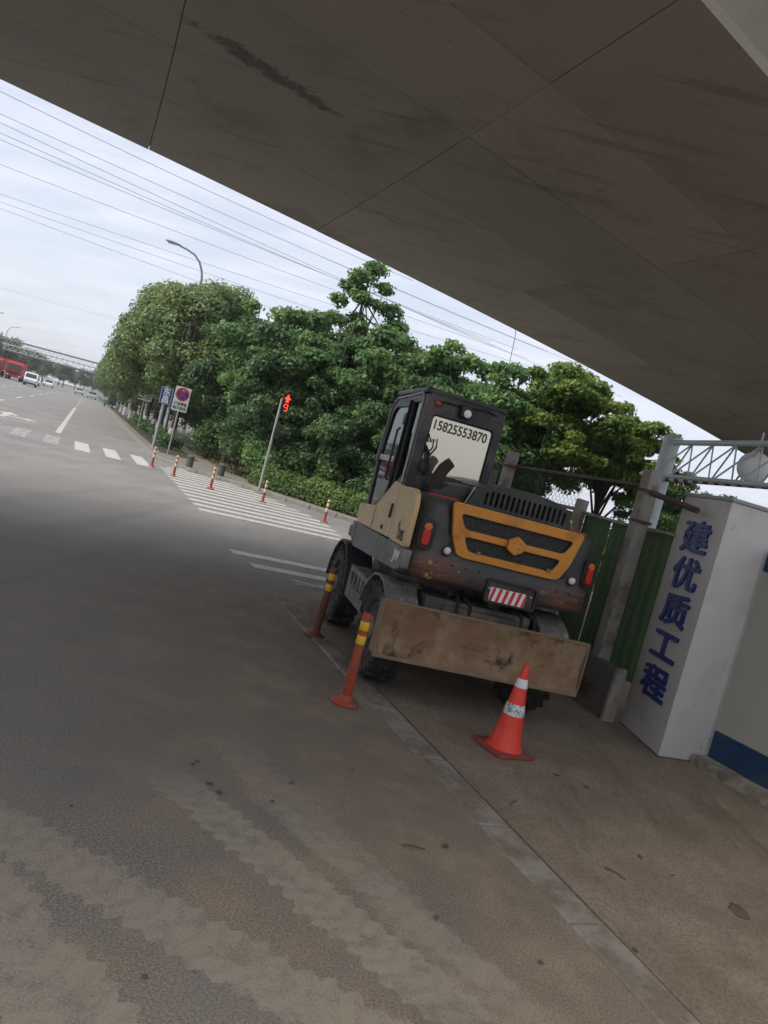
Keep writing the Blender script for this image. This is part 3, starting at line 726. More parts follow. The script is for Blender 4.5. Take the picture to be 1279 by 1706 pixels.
for z0, z1, mt in ((.295, .385, m_coneband2), (.515, .585, m_coneband)):
    b = MB(); b.lathe([(CR(z0) + .0005, z0), (CR(z0) + .0025, z0 + .002), (CR(z1) + .0025, z1 - .002), (CR(z1) + .0005, z1)], 32, cap=False); b.build('reflective_band', mt, cone, smooth=45)

# signs on the far corner, facing down the road
def sign_root(name, loc, label, cat='sign', rz=RYAW): return empty(name, loc, rz, label, cat)
def pole(e, h, r, mat, name='pole'): return MB().lathe([(r * 1.6, -.02), (r * 1.6, .01), (r, .015), (r, h), (r * .6, h + .01)], 14).build(name, mat, e, smooth=40)
def FX(y, x=0, z=0): return Matrix.Translation((x, y, z)) @ MX_XZ
e = sign_root('no_stopping_sign', T(3.55, 32.6, .12), 'white board with round blue and red no stopping sign on a thin pole')
pole(e, 2.8, .034, m_steel)
bd = flat('board', [rrect(-.31, 1.83, .31, 2.83, .05)], .02, m_signwhite, e, FX(-.036))
flat('red_ring', [disc(0, 2.53, .27, 32)], .006, m_signred, bd, FX(-.0561))
flat('blue_disc', [disc(0, 2.53, .215, 32)], .006, m_signblue, bd, FX(-.0623))
for a in (45, -45):
    MB().box((0, 0, 0), (.43, .004, .05), Matrix.Translation((0, -.0705 - (.0012 if a > 0 else 0), 2.53)) @ Matrix.Rotation(R(a), 4, 'Y')).build('red_bar', m_signred, bd)
text('arrow_mark', '←', .14, m_printw, bd, FX(-.0745, .02, 2.69), .003, .004)
text('lettering', '违法停车', .15, m_print, bd, FX(-.0563, 0, 2.13), .004, .004, width=.52)
text('lettering', '电子抓拍', .15, m_print, bd, FX(-.0563, 0, 1.95), .004, .004, width=.52)
e = sign_root('street_name_sign', T(3.15, 35.0, .12), 'dark blue street name board with white characters on a thick grey pole')
pole(e, 2.75, .075, m_greypaint)
bd = flat('board', [rrect(-.26, 1.98, .26, 2.72, .03)], .04, m_signblue, e, FX(-.078))
flat('border', [rrect(-.24, 2.0, .24, 2.70, .025), rrect(-.225, 2.015, .225, 2.685, .02)], .004, m_printw, bd, FX(-.1185))
text('lettering', '东', .34, m_printw, bd, FX(-.1185, 0, 2.52), .004, .008)
text('lettering', '昌', .34, m_printw, bd, FX(-.1185, 0, 2.18), .004, .008)
e = sign_root('notice_sign', T(3.6, 54.0, .12), 'small white notice sign on a thin pole farther along the kerb')
pole(e, 2.75, .04, m_steel)
bd = flat('board', [rpoly([(-.45, 1.95), (.45, 1.95), (.45, 2.55), (.34, 2.85), (-.34, 2.85), (-.45, 2.7)], .06)], .02, m_signwhite, e, FX(-.042))
flat('print', [rrect(-.2, 2.5, -.02, 2.72, .01)], .003, m_print, bd, FX(-.0622)); flat('print', [rrect(.05, 2.5, .28, 2.72, .01)], .003, m_print, bd, FX(-.0622))
for z in (2.36, 2.23, 2.10): flat('print', [rrect(-.3, z, .32, z + .045, .01)], .003, m_print, bd, FX(-.0622))

# pedestrian signal
g = NG('red_led'); em = g.n('ShaderNodeEmission', 0, Color=(1, .045, .02), Strength=2.2); m_led = g.done(em)
e = empty('pedestrian_signal', (-4.18, 25.3, .12), R(10), 'pedestrian signal showing a red figure and a red 9 on a slim pole', 'traffic signal')
pole(e, 3.1, .045, m_steel)
HM = Matrix.Translation((.06, 0, 2.98)) @ Matrix.Diagonal((.66, .8, .72, 1)) @ Matrix.Translation((-.0, 0, -2.93))
hd = MB().box((.17, 0, 2.93), (.36, .2, .82)).build('housing', m_black, e, bevel=.02); hd.matrix_local = HM
for z in (3.14, 2.74): flat('visor', [rrect(-.02, z - .2, .36, z + .2, .06), rrect(0, z - .19, .34, z + .18, .05)], .12, m_black, hd, FX(-.1, 0, 0))
fig = [(-.05, -.16), (-.01, -.16), (0, -.03), (.01, -.16), (.05, -.16), (.055, .02), (.10, -.03), (.12, 0), (.06, .09), (-.06, .09), (-.12, 0), (-.10, -.03), (-.055, .02)]
flat('red_figure', [[(.17 + x * 1.25, 3.13 + z) for x, z in fig]], .006, m_led, hd, FX(-.101)); flat('red_figure_head', [disc(.17, 3.27, .05, 14)], .006, m_led, hd, FX(-.101))
SEG = {'a': (-.07, .13, .07, .16), 'g': (-.07, -.015, .07, .015), 'd': (-.07, -.16, .07, -.13), 'f': (-.1, .015, -.068, .15), 'b': (.068, .015, .1, .15), 'c': (.068, -.15, .1, -.015)}
for k in 'abcdfg':
    x0, z0, x1, z1 = SEG[k]; flat('digit_segment', [[(.17 + a, 2.73 + c2_) for a, c2_ in ((x0, z0), (x1, z0), (x1, z1), (x0, z1))]], .006, m_led, hd, FX(-.101))
MB().box((.11, 0, 2.0), (.2, .16, .5)).build('control_box', m_black, e, bevel=.015)
MB().box((.08, 0, 2.75), (.12, .05, .04)).build('bracket', m_black, e)
MB().box((.02, 0, 1.79), (.10, .05, .04)).build('bracket', m_black, e)

# street lamps
m_lamp = M('lamp_grey', (.20, .215, .235), .5, .3, var=.1, bump=0)
m_lens = M('lamp_lens', (.55, .55, .52), .3, var=.05, bump=0)
def street_lamp(loc, rz, label):
    e = empty('street_lamp', loc, rz, label, 'street lamp', 'curved arm street lamps'); e.scale = (1.13,) * 3
    MB().lathe([(.16, -.02), (.16, .05), (.10, .06), (.10, .9), (.085, .92), (.06, 7.6)], 14).build('pole', m_lamp, e, smooth=40)
    pts = [(0, 0, 7.55), (-.02, 0, 8.0), (-.10, 0, 8.35), (-.3, 0, 8.75), (-.6, 0, 9.02), (-1.0, 0, 9.16), (-1.35, 0, 9.22)]
    MB().tube(pts, [.058, .055, .052, .048, .045, .042, .04], 10).build('arm', m_lamp, e, smooth=60)
    b = MB(); rg = []
    for x, w_, h in ((-1.3, .05, .04), (-1.42, .09, .055), (-1.7, .14, .075), (-1.95, .13, .06), (-2.05, .06, .03)):
        rg.append([(x, w_ * math.cos(a), 9.24 + (x + 1.3) * -.09 + h * (math.sin(a) if math.sin(a) > 0 else .6 * math.sin(a))) for a in [2 * math.pi * k / 12 for k in range(12)]])
    hd_ = b.rings(rg).build('lamp_head', m_lamp, e, smooth=60)
    MB().box((-1.72, 0, 9.23), (.42, .2, .03)).build('lens', m_lens, hd_, bevel=.008)
    return e
street_lamp((-12.75, 42.0, .12), R(8), 'tall grey street lamp curving above the nearest camphor trees')
street_lamp(T(-18.0, 151.0, .1), R(180 + 22), 'distant street lamp left of the road, nearer of the two beyond the trucks')
street_lamp(T(-18.0, 186.0, .1), R(180 + 22), 'distant street lamp left of the road, farther of the two by the footbridge')

# power cables high over the corner
m_cable = M('cable', (.20, .20, .21), .7, var=.1, bump=0)
CAB = [
    ((-33.4, 44.1, 18.0), (-2.7, 66.9, 18.0), 'thin power cable across the sky, topmost counting down the left edge'),
    ((-39.2, 48.4, 18.5), (12.6, 83.8, 18.5), 'thin power cable across the sky, second counting down the left edge'),
    ((-38.9, 47.9, 18.0), (7.9, 86.2, 18.0), 'thin power cable across the sky, third counting down the left edge'),
    ((-38.0, 50.0, 17.5), (6.2, 81.5, 17.5), 'thin power cable across the sky, fourth counting down the left edge'),
    ((-39.0, 49.5, 17.0), (8.9, 79.1, 17.0), 'thin power cable across the sky, fifth counting down the left edge'),
    ((-46.2, 60.4, 18.0), (11.3, 88.0, 18.0), 'thin power cable across the sky, sixth counting down the left edge'),
    ((-51.5, 70.2, 17.5), (11.7, 89.9, 17.5), 'thin power cable across the sky, seventh counting down the left edge'),
    ((-51.9, 70.5, 17.0), (11.2, 94.6, 17.0), 'thin power cable across the sky, eighth counting down the left edge'),
    ((-51.1, 69.8, 16.5), (5.1, 102.3, 16.5), 'thin power cable across the sky, ninth counting down the left edge'),
    ((-98.3, 156.2, 17.0), (-44.8, 153.1, 17.0), 'thin power cable across the sky, lowest counting down the left edge'),
    ((-13.2, 74.7, 20.0), (28.1, 98.2, 20.0), 'thin power cable right of the tallest tree, close under the flyover edge'),
    ((-6.9, 75.4, 18.0), (24.9, 96.3, 18.0), 'thin power cable right of the tallest tree, lower of the two there')]
for i, (a, b2, nm) in enumerate(CAB):
    a, b2 = Vector(a), Vector(b2); L = (b2 - a).length
    pts = [a.lerp(b2, u / 24) - Vector((0, 0, 4 * .35 * (u / 24) * (1 - u / 24))) for u in range(25)]
    o = MB().tube(pts, .017, 5).build('power_cable', m_cable, None, smooth=80); tag(o, nm, 'cable', 'power cables across the sky')
o = MB().tube([(3.3, 38.0, 13.2), (3.45, 38.1, 12.0), (3.75, 38.2, 10.8), (4.0, 38.3, 9.8), (4.1, 38.3, 8.0)], .02, 5).build('hanging_cable', m_cable, None, smooth=80)
tag(o, 'thin cable hanging down behind the trees below the flyover edge', 'cable')

# ------------------------------------------------------------------ fence beside the excavator
m_oldconc = M('weathered_concrete', (.27, .25, .215), .9, var=.22, vs=6, c2=(.15, .13, .105), c2s=4, lo=.48, hi=.64, bump=.4, bs=35)
m_darkconc = M('stained_concrete', (.115, .098, .08), .92, var=.3, vs=3, c2=(.055, .047, .038), c2s=2.2, lo=.5, hi=.6, bump=.4, bs=35)
m_green = None
g = NG('green_sheet'); tx = g.mapping(rot=(0, 0, 0), scale=(1, 1, 1))
c = g.mix(g.noise(3, 5), (.075, .135, .055), (.115, .19, .08)); c = g.mix(g.ramp(g.noise(1.3, 6, .7), .5, .7, 0, .6), c, (.09, .11, .06))
m_green = g.done(g.bsdf(c, .7, 0, g.bump(g.noise(30, 4), .3, .01), .3))
m_wire = M('wire', (.10, .12, .10), .6, .4, var=.2, bump=0)
m_rust = M('rusty_pipe', (.085, .065, .055), .75, .2, var=.35, vs=10, c2=(.16, .075, .04), c2s=8, lo=.52, hi=.66, bump=.3)
FD = Vector((-.306, .952, 0)); FNn = Vector((.952, .306, 0)); FP = Vector((2.83, 7.7, 0)); FYAW = math.atan2(.306, .952)
fence = empty('site_fence', FP, FYAW, 'green sheet and wire mesh fence with concrete posts right of the excavator', 'fence')
# local frame: y runs along the fence, x is away from the road
for y, h, lean, r_ in ((.5, 2.6, .0, .075), (3.9, 2.62, .01, .075), (4.25, 2.3, -.02, .06), (1.78, 2.15, .03, .06), (6.6, 2.5, 0, .075)):
    b = MB(); b.prism(rpoly([(-r_, -r_), (r_, -r_), (r_, r_), (-r_, r_)], .015, 2), h, Matrix.Translation((-.04, y, .0)) @ Matrix.Rotation(lean, 4, 'Y'))
    b.build('post', m_oldconc, fence, smooth=30)
    if h > 2.55: MB().box((-.04, y - .02, h - .22), (.165, .165, .03)).build('clamp', m_rust, fence); MB().box((-.04, y - .02, h - .55), (.165, .165, .03)).build('clamp', m_rust, fence)
for z, y0, y1 in ((2.44, .55, 6.6), (2.02, 1.8, 6.6), (2.0, .02, 1.75)):
    MB().tube([(.05, y0, z), (.05, (y0 + y1) / 2, z - .02), (.05, y1, z)], .022, 8).build('rail', m_rust if z > 2.1 else m_oldconc, fence, smooth=60)
MB().tube([(-.14, .3, 2.36), (-.14, -.45, 2.27)], .03, 8).build('rail', m_rust, fence, smooth=60)
yy = .03
for wd in (.60, .56, .60, .62):       # ribbed sheets, one by one
    b = MB(); n = 14
    rg0 = []; rg1 = []
    for k in range(n + 1):
        x = .10 + .012 * (1 if k % 4 in (1, 2) else 0); y = yy + (wd - .012) * k / n
        rg0.append((x, y, .42)); rg1.append((x, y, 1.98))
    b.rings([rg0, rg1], False, False, closed=False); b.build('green_sheet', m_green, fence); yy += wd
# diamond mesh in front of the sheets and in the open bays
def mesh_bay(y0, y1, z0, z1, x, step, r_):
    b = MB(); H_ = z1 - z0
    for sgn in (1, -1):
        k = y0 - H_
        while k < y1:
            a, c_ = (k, z0), (k + H_, z1)
            ya, za, yb, zb = a[0], a[1], c_[0], c_[1]
            if ya < y0: za += (y0 - ya); ya = y0
            if yb > y1: zb -= (yb - y1); yb = y1
            if yb - ya > .03:
                if sgn < 0: ya, yb = y0 + y1 - ya, y0 + y1 - yb
                b.tube([(x, ya, za), (x, yb, zb)], r_, 4, False)
            k += step
    o = b.build('wire_mesh', m_wire, fence); o['kind'] = 'stuff'
mesh_bay(.58, 1.7, .6, 1.98, .03, .085, .003); mesh_bay(.05, .42, .6, 1.98, .03, .085, .003)
mesh_bay(1.85, 3.8, .6, 2.42, .03, .1, .0024); mesh_bay(4.0, 6.5, .6, 2.42, .03, .11, .0026)
b = MB(); b.prism(rpoly([(-.065, 0), (.065, 0), (.055, .55), (-.055, .55)], .02, 2), 4.6, Matrix(((1, 0, 0, -.10), (0, 0, 1, .06), (0, 1, 0, 0), (0, 0, 0, 1))))
b.build('concrete_base', m_darkconc, fence, smooth=30)
b = MB(); b.prism([(-.07, 0), (.07, 0), (.06, .56), (-.06, .56)], .05, Matrix(((1, 0, 0, -.10), (0, 0, 1, .0), (0, 1, 0, 0), (0, 0, 0, 1)))); b.build('base_end', m_oldconc, fence, bevel=.006)

# ------------------------------------------------------------------ sign pillar and hoarding
m_panel = M('white_painted_panel', (.50, .47, .445), .65, var=.08, vs=1.5, c2=(.40, .37, .335), c2s=1.4, lo=.45, hi=.7, bump=.08, c3=(.26, .22, .17), c3s=4, lo3=.62, hi3=.72)
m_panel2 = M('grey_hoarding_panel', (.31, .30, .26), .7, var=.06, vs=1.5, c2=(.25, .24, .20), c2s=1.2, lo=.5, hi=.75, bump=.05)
m_cap = M('cap_metal', (.30, .31, .27), .6, .2, var=.15, vs=4, bump=.1)
m_blueletter = M('blue_letter', (.012, .03, .16), .4, var=.2, vs=8, bump=.05)
m_blueband = M('blue_band', (.008, .035, .085), .45, var=.15, vs=2, c2=(.03, .05, .075), c2s=3, lo=.5, hi=.75, bump=.05)
PL, PM, PR = Vector((2.89, 7.77, 0)), Vector((2.98, 6.89, 0)), Vector((3.53, 7.08, 0))
pil = empty('sign_pillar', PM, 0, 'white sign pillar with five blue vertical characters beside the fence', 'sign pillar')
P4 = PL + PR - PM; loc = lambda p: ((p - PM).x, (p - PM).y)
q = [loc(PM), loc(PR), loc(P4), loc(PL)]
b = MB(); b.prism(q, 2.40, z0=.01); b.build('casing', m_panel, pil, bevel=.008)
cen = Vector((sum(p[0] for p in q) / 4, sum(p[1] for p in q) / 4))
b = MB(); b.prism([tuple(cen + (Vector(p) - cen) * 1.03) for p in q], .035, z0=2.412); b.build('cap', m_cap, pil, bevel=.006)
b = MB(); b.prism([tuple(cen + (Vector(p) - cen) * 1.012) for p in q], .02, z0=.0); b.build('base_strip', m_darkconc, pil)
ex = (PM - PL).normalized(); ez = Vector((0, 0, 1)); ny = ex.cross(ez).normalized()
if ny.x > 0: ny = -ny
mid = (PL + PM) / 2 - PM
for k, ch in enumerate('建优质工程'):
    z = 2.03 - k * .362
    m4 = Matrix((ex, ez, ny)).transposed().to_4x4(); m4.translation = mid + Vector((0, 0, z)) + ny * .001 + ex * .01
    o = text('blue_character', ch, .33, m_blueletter, pil, m4, .02, 0., width=.49)
    bm = bmesh.new(); src = o.data
    for j, (dx, dz) in enumerate(((0, 0), (.009, .004), (-.009, .004), (.004, -.008), (-.005, -.007), (.0, .010))):
        c_ = src.copy(); c_.transform(Matrix.Translation(ex * dx + ez * dz + ny * (-.0006 * j))); bm.from_mesh(c_); bpy.data.meshes.remove(c_)
    bm.to_mesh(src); bm.free()
# hoarding running towards the camera on the right
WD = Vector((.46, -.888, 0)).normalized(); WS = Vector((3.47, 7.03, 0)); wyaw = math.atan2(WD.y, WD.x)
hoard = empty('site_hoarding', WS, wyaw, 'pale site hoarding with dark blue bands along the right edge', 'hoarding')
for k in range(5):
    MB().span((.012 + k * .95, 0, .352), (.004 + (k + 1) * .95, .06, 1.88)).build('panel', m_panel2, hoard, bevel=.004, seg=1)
    MB().span((.012 + k * .95, -.004, .10), (.004 + (k + 1) * .95, .064, .35)).build('blue_panel', m_blueband, hoard, bevel=.004, seg=1)
    MB().span((.012 + k * .95, -.004, 1.882), (.004 + (k + 1) * .95, .064, 2.08)).build('blue_panel', m_blueband, hoard, bevel=.004, seg=1)
MB().span((-.02, -.17, -.02), (4.9, .22, .098)).build('footing', m_oldconc, hoard, bevel=.015)

# ------------------------------------------------------------------ lattice gantry of steel pipes
m_palesteel = M('pale_blue_steel', (.46, .50, .50), .55, .1, var=.12, vs=4, c2=(.33, .34, .32), c2s=4, lo=.5, hi=.7, bump=.1)
g = NG('striped_pipe'); sx = g.n('ShaderNodeSeparateXYZ', 0, Vector=g.co).node.outputs['Y']
f = g.ramp(g.math('PINGPONG', g.math('MULTIPLY', sx, 1 / .26), .5), .22, .28)
m_striped = g.done(g.bsdf(g.mix(f, (.05, .045, .045), (.55, .53, .47)), .6, 0, None, .4))
GA = Vector((4.02, 12.0, 0)); GD = Vector((4.72, 7.6, 0)) - GA
gan = empty('gantry', GA, math.atan2(GD.x, -GD.y) + math.pi, 'pale steel lattice gantry with striped lower pipe beyond the fence', 'gantry')
# local y runs along the truss away from... (rotated so +y points along GD)
gan.rotation_euler.z = math.atan2(GD.y, GD.x) - math.pi / 2
GL = 9.0
MB().lathe([(.13, -.02), (.13, 3.5), (.10, 3.52)], 20).build('post', m_palesteel, gan, smooth=40)
MB().lathe([(.135, 0), (.14, .03), (.135, .07)], 20, Matrix.Translation((0, 0, 3.38))).build('collar', m_palesteel, gan, smooth=40)
MB().lathe([(.13, -.02), (.13, 3.5), (.10, 3.52)], 20, Matrix.Translation((0, GL, 0))).build('post', m_palesteel, gan, smooth=40)
MB().tube([(0, 0, 3.42), (0, GL, 3.42)], .042, 12).build('upper_pipe', m_palesteel, gan, smooth=60)
MB().tube([(0, 0, 2.84)] + [(0, GL * k / 20, 2.84 + .06 * math.sin(math.pi * k / 20)) for k in range(1, 20)] + [(0, GL, 2.84)], .04, 12).build('lower_pipe', m_striped, gan, smooth=60)
MB().tube([(.34, 0, 2.84)] + [(.34, GL * k / 10, 2.84) for k in range(1, 11)], .03, 10).build('lower_pipe', m_palesteel, gan, smooth=60)
k = 0; y = .25
while y < GL - .5:
    for a, c_ in (((0, y, 2.88), (0, y + .38, 3.4)), ((0, y + .38, 3.4), (0, y + .5, 2.9)), ((.34, y + .1, 2.86), (0, y + .38, 3.4))):
        MB().tube([a, c_], .013, 6).build('lattice_bar', m_palesteel, gan, smooth=60)
    y += .55
m_mirror = M('mirror_white', (.62, .62, .6), .35, var=.06, bump=0)
e = empty('round_mirror', Vector((4.42, 9.9, 3.12)), R(-20), 'round white traffic mirror hung on the gantry by the flyover edge', 'mirror')
b = MB(); b.lathe([(.03, .07), (.12, .06), (.19, .03), (.205, 0), (.20, -.015), (.03, -.02)], 24, Matrix.Rotation(R(90), 4, 'X')); b.build('dish', m_mirror, e, smooth=50)
MB().tube([(0, .03, -.1), (0, .06, .35), (0, .09, .47)], .016, 8).build('bracket', m_steel, e, smooth=50)

# ------------------------------------------------------------------ footbridge over the far road
m_fb = M('footbridge_paint', (.50, .48, .46), .6, var=.1, vs=.3, bump=0)
m_fb2 = M('footbridge_rail', (.22, .23, .25), .6, var=.1, bump=0)
fb = empty('footbridge', (-104, 160, 0), 0, 'distant truss footbridge crossing the road beyond the trucks', 'footbridge')
FL = 52
for y in (0, 2.6):
    for z, r_ in ((5.25, .16), (6.4, .10), (7.45, .14)): MB().tube([(0, y, z), (FL, y, z)], r_, 6).build('chord', m_fb2 if z != 6.4 else m_fb, fb)
    n = 22
    for k in range(n):
        x = FL * k / n; x1 = FL * (k + .5) / n; x2 = FL * (k + 1) / n
        MB().tube([(x, y, 5.3), (x1, y, 7.4), (x2, y, 5.3)], .085, 4).build('lattice_bar', m_fb, fb)
MB().span((0, .05, 5.0), (FL, 2.55, 5.2)).build('deck', m_fb2, fb)
for x in (4, FL - 2):
    MB().span((x, .6, -.1), (x + 1, 2.0, 4.98)).build('pier', m_fb, fb)

# ------------------------------------------------------------------ vehicles far up the road
m_glassd = M('dark_glass', (.03, .035, .04), .12, var=.1, bump=0, spec=.6)
m_tyre = M('tyre', (.022, .021, .02), .9, var=.3, vs=12, c2=(.075, .06, .047), c2s=6, lo=.45, hi=.65, bump=.3)
m_vred = M('truck_red', (.42, .02, .022), .4, var=.1, bump=0); m_vwhite = M('car_white', (.68, .68, .68), .3, var=.04, bump=0)
m_vsilver = M('car_silver', (.42, .44, .46), .3, .4, var=.05, bump=0); m_vgreen = M('dark_green_paint', (.03, .06, .05), .4, var=.1, bump=0)
m_headl = M('headlight', (.75, .75, .72), .2, var=.03, bump=0)
MXP = Matrix(((0, 0, 1, 0), (1, 0, 0, 0), (0, 1, 0, 0), (0, 0, 0, 1)))
def wheel_part(e, x, y, r_, wd, name='wheel'):
    o = MB().lathe([(r_ * .55, -wd / 2), (r_ * .94, -wd / 2), (r_, -wd * .35), (r_, wd * .35), (r_ * .94, wd / 2), (r_ * .55, wd / 2)], 18, Matrix.Translation((x, y, r_)) @ Matrix.Rotation(R(90), 4, 'Y')).build(name, m_tyre, e, smooth=40)
    MB().lathe([(r_ * .56, -wd * .45), (r_ * .56, wd * .45)], 14, Matrix.Translation((x, y, r_)) @ Matrix.Rotation(R(90), 4, 'Y')).build('rim', m_vsilver, o, smooth=40)
def car(name, loc, rz, label, cat, group, paint, prof, glass, wd, wheels, wr, lights):
    """front of the vehicle at -y"""
    e = empty(name, loc, rz, label, cat, group)
    MB().prism(rpoly(prof, .12), wd, Matrix.Translation((-wd / 2, 0, 0)) @ MXP).build('body', paint, e, smooth=30)
    for gl in glass['side']:
        for sx_ in (-wd / 2 - .004, wd / 2 - .016): MB().prism(rpoly(gl, .06), .02, Matrix.Translation((sx_, 0, 0)) @ MXP).build('side_window', m_glassd, e)
    for (ya, za), (yb, zb) in glass['ends']:
        d = Vector((0, yb - ya, zb - za)).normalized(); n = Vector((0, -d.z, d.y)) * .015
        if ya < 0 and n.y > 0: n = -n
        a, b2 = Vector((0, ya, za)) + n, Vector((0, yb, zb)) + n; h = wd / 2 - .12
        b = MB(); b.add([(-h, a.y, a.z), (h, a.y, a.z), (h * .92, b2.y, b2.z), (-h * .92, b2.y, b2.z), (-h, a.y - 2 * n.y, a.z - 2 * n.z), (h, a.y - 2 * n.y, a.z - 2 * n.z), (h * .92, b2.y - 2 * n.y, b2.z - 2 * n.z), (-h * .92, b2.y - 2 * n.y, b2.z - 2 * n.z)],
                     [(0, 1, 2, 3), (7, 6, 5, 4), (0, 4, 5, 1), (1, 5, 6, 2), (2, 6, 7, 3), (3, 7, 4, 0)]); b.build('windscreen', m_glassd, e)
    for y in wheels:
        for x in (-wd / 2 + .11, wd / 2 - .11): wheel_part(e, x, y, wr, .2)
    for y, z in lights:
        for x in (-wd * .36, wd * .36): MB().box((x, y, z), (wd * .18, .05, .14)).build('headlight', m_headl, e, bevel=.015)
    MB().box((0, prof[0][1 - 1] - .01, .42), (wd * .94, .08, .18)).build('bumper', m_black if cat != 'car' else paint, e, bevel=.02)
    return e
SED = [(-2.25, .28), (-2.28, .68), (-1.35, .92), (-.65, 1.42), (.75, 1.45), (1.55, 1.0), (2.2, .95), (2.25, .3)]
SEDG = {'side': [[(-1.05, .95), (-.55, 1.36), (.7, 1.38), (1.25, .98)]], 'ends': [((-1.3, .95), (-.7, 1.39)), ((1.5, 1.03), (.82, 1.42))]}
VAN = [(-2.2, .3), (-2.25, .95), (-1.95, 1.15), (-1.35, 1.85), (-1.0, 1.93), (2.15, 1.92), (2.25, 1.0), (2.2, .3)]
VANG = {'side': [[(-1.6, 1.15), (-1.15, 1.7), (-.5, 1.7), (-.5, 1.15)], [(-.4, 1.15), (-.4, 1.7), (1.9, 1.7), (1.95, 1.15)]], 'ends': [((-1.92, 1.2), (-1.42, 1.78)), ((2.22, 1.2), (2.17, 1.78))]}
car('white_van', T(-7.7, 126.3, 0), RYAW, 'small white van coming along the far road in front of the red trucks', 'van', None, m_vwhite, VAN, VANG, 1.75, (-1.35, 1.35), .31, [(-2.26, .82)])
car('parked_car', T(-8.6, 150, 0), RYAW + .1, 'white car behind the van, nearer of two at the far verge', 'car', 'distant cars', m_vwhite, SED, SEDG, 1.76, (-1.4, 1.35), .32, [(-2.27, .66)])
car('parked_car', T(-7.4, 176, 0), RYAW, 'white car farther along the far verge', 'car', 'distant cars', m_vwhite, SED, SEDG, 1.76, (-1.4, 1.35), .32, [(-2.27, .66)])
car('parked_car', T(-1.4, 186, 0), RYAW, 'silver car far up the road in the near lanes, left of the two there', 'car', 'distant cars', m_vsilver, SED, SEDG, 1.76, (-1.4, 1.35), .32, [(-2.27, .66)])
car('parked_car', T(1.2, 168, 0), RYAW, 'silver car by the kerb at the far end of the tree row', 'car', 'distant cars', m_vsilver, SED, SEDG, 1.76, (-1.4, 1.35), .32, [(-2.27, .66)])
car('parked_car', T(-14.2, 118, 0), RYAW, 'white car cut by the left edge beside the red trucks', 'car', 'distant cars', m_vwhite, SED, SEDG, 1.76, (-1.4, 1.35), .32, [(-2.27, .66)])
def truck(loc, rz, label):
    e = empty('red_truck', loc, rz, label, 'truck', 'red trucks')
    MB().prism(rpoly([(-1.1, .55), (-1.15, 1.6), (-.95, 2.75), (-.6, 2.95), (.9, 2.95), (.9, .55)], .12), 2.4, Matrix.Translation((-1.2, 0, 0)) @ MXP).build('cab', m_vred, e, smooth=30)
    b = MB(); b.add([(-1.05, -1.16, 1.65), (1.05, -1.16, 1.65), (1.0, -.98, 2.6), (-1.0, -.98, 2.6), (-1.05, -1.0, 1.65), (1.05, -1.0, 1.65), (1.0, -.9, 2.6), (-1.0, -.9, 2.6)], [(0, 1, 2, 3), (7, 6, 5, 4), (0, 4, 5, 1), (1, 5, 6, 2), (2, 6, 7, 3), (3, 7, 4, 0)]); b.build('windscreen', m_glassd, e)
    for x in (-1.21, 1.19): MB().span((x, -.8, 1.65), (x + .02, .3, 2.4)).build('side_window', m_glassd, e)
    MB().box((0, -1.16, .72), (2.3, .12, .3)).build('bumper', m_vred, e, bevel=.03)
    MB().box((0, -1.13, 1.2), (1.5, .06, .4)).build('grille', m_black, e, bevel=.02)
    for x in (-.9, .9): MB().box((x, -1.2, .78), (.35, .08, .18)).build('headlight', m_headl, e, bevel=.02)
    MB().span((-1.22, 1.05, 1.15), (1.22, 7.2, 3.15)).build('cargo_body', m_vred, e, bevel=.04)
    MB().span((-.45, .5, .6), (.45, 7.1, 1.1)).build('frame', m_black, e)
    for y in (0, 4.4, 5.6):
        for x in (-1.0, 1.0): wheel_part(e, x, y, .5, .28)
truck(T(-11.3, 141.5, 0), RYAW, 'red box truck on the far road behind the white van')
truck(T(-14.6, 143.5, 0), RYAW, 'red truck at the left edge beside the other red truck')
# three wheeled cart parked under the trees
e = empty('cargo_tricycle', T(3.3, 107, .12), RYAW + .2, 'dark green cargo tricycle parked at the kerb under the camphor trees', 'tricycle')
MB().prism(rpoly([(-.2, .45), (-.3, .9), (-.1, 1.45), (.4, 1.5), (.5, .45)], .08), 1.0, Matrix.Translation((-.5, 0, 0)) @ MXP).build('cab', m_vgreen, e, smooth=30)
MB().span((-.55, .55, .45), (.55, 2.1, .95)).build('cargo_box', m_vgreen, e, bevel=.02)
MB().tube([(0, -.75, .3), (0, -.45, .9), (0, -.4, 1.1)], .03, 8).build('fork', m_black, e); MB().tube([(-.35, -.4, 1.1), (.35, -.4, 1.1)], .02, 8).build('handlebar', m_black, e)
for x, y in ((0, -.75), (-.5, 1.5), (.5, 1.5)): wheel_part(e, x, y, .28, .1)

# ------------------------------------------------------------------ the wheeled excavator (local: x right, y forward, ground at 0)
m_body = M('dark_body_paint', (.030, .031, .028), .5, var=.25, vs=3, c2=(.085, .072, .055), c2s=3.5, lo=.48, hi=.7, bump=.12, bs=25)
g = NG('scraped_counterweight'); sz = g.n('ShaderNodeSeparateXYZ', 0, Vector=g.co).node
base = g.mix(g.noise(3), (.028, .030, .027), (.046, .046, .042))
base = g.mix(g.ramp(g.noise(2.2, 6, .7), .48, .7, 0, .6), base, (.085, .072, .055))
sc_ = g.noise(5, 8, .75, co=g.mapping(scale=(.55, 1, 6.5)))
low = g.ramp(sz.outputs['Z'], 1.34, 1.18)
ends = g.ramp(g.math('ABSOLUTE', g.math('SUBTRACT', sz.outputs['X'], .06)), .22, .62)
base = g.mix(g.math('MULTIPLY', g.ramp(sc_, .44, .56), g.math('MULTIPLY', low, ends)), base, (.15, .052, .026))
sc2 = g.noise(9, 8, .8, co=g.mapping(loc=(3, 1, 2), scale=(.6, 1, 5)))
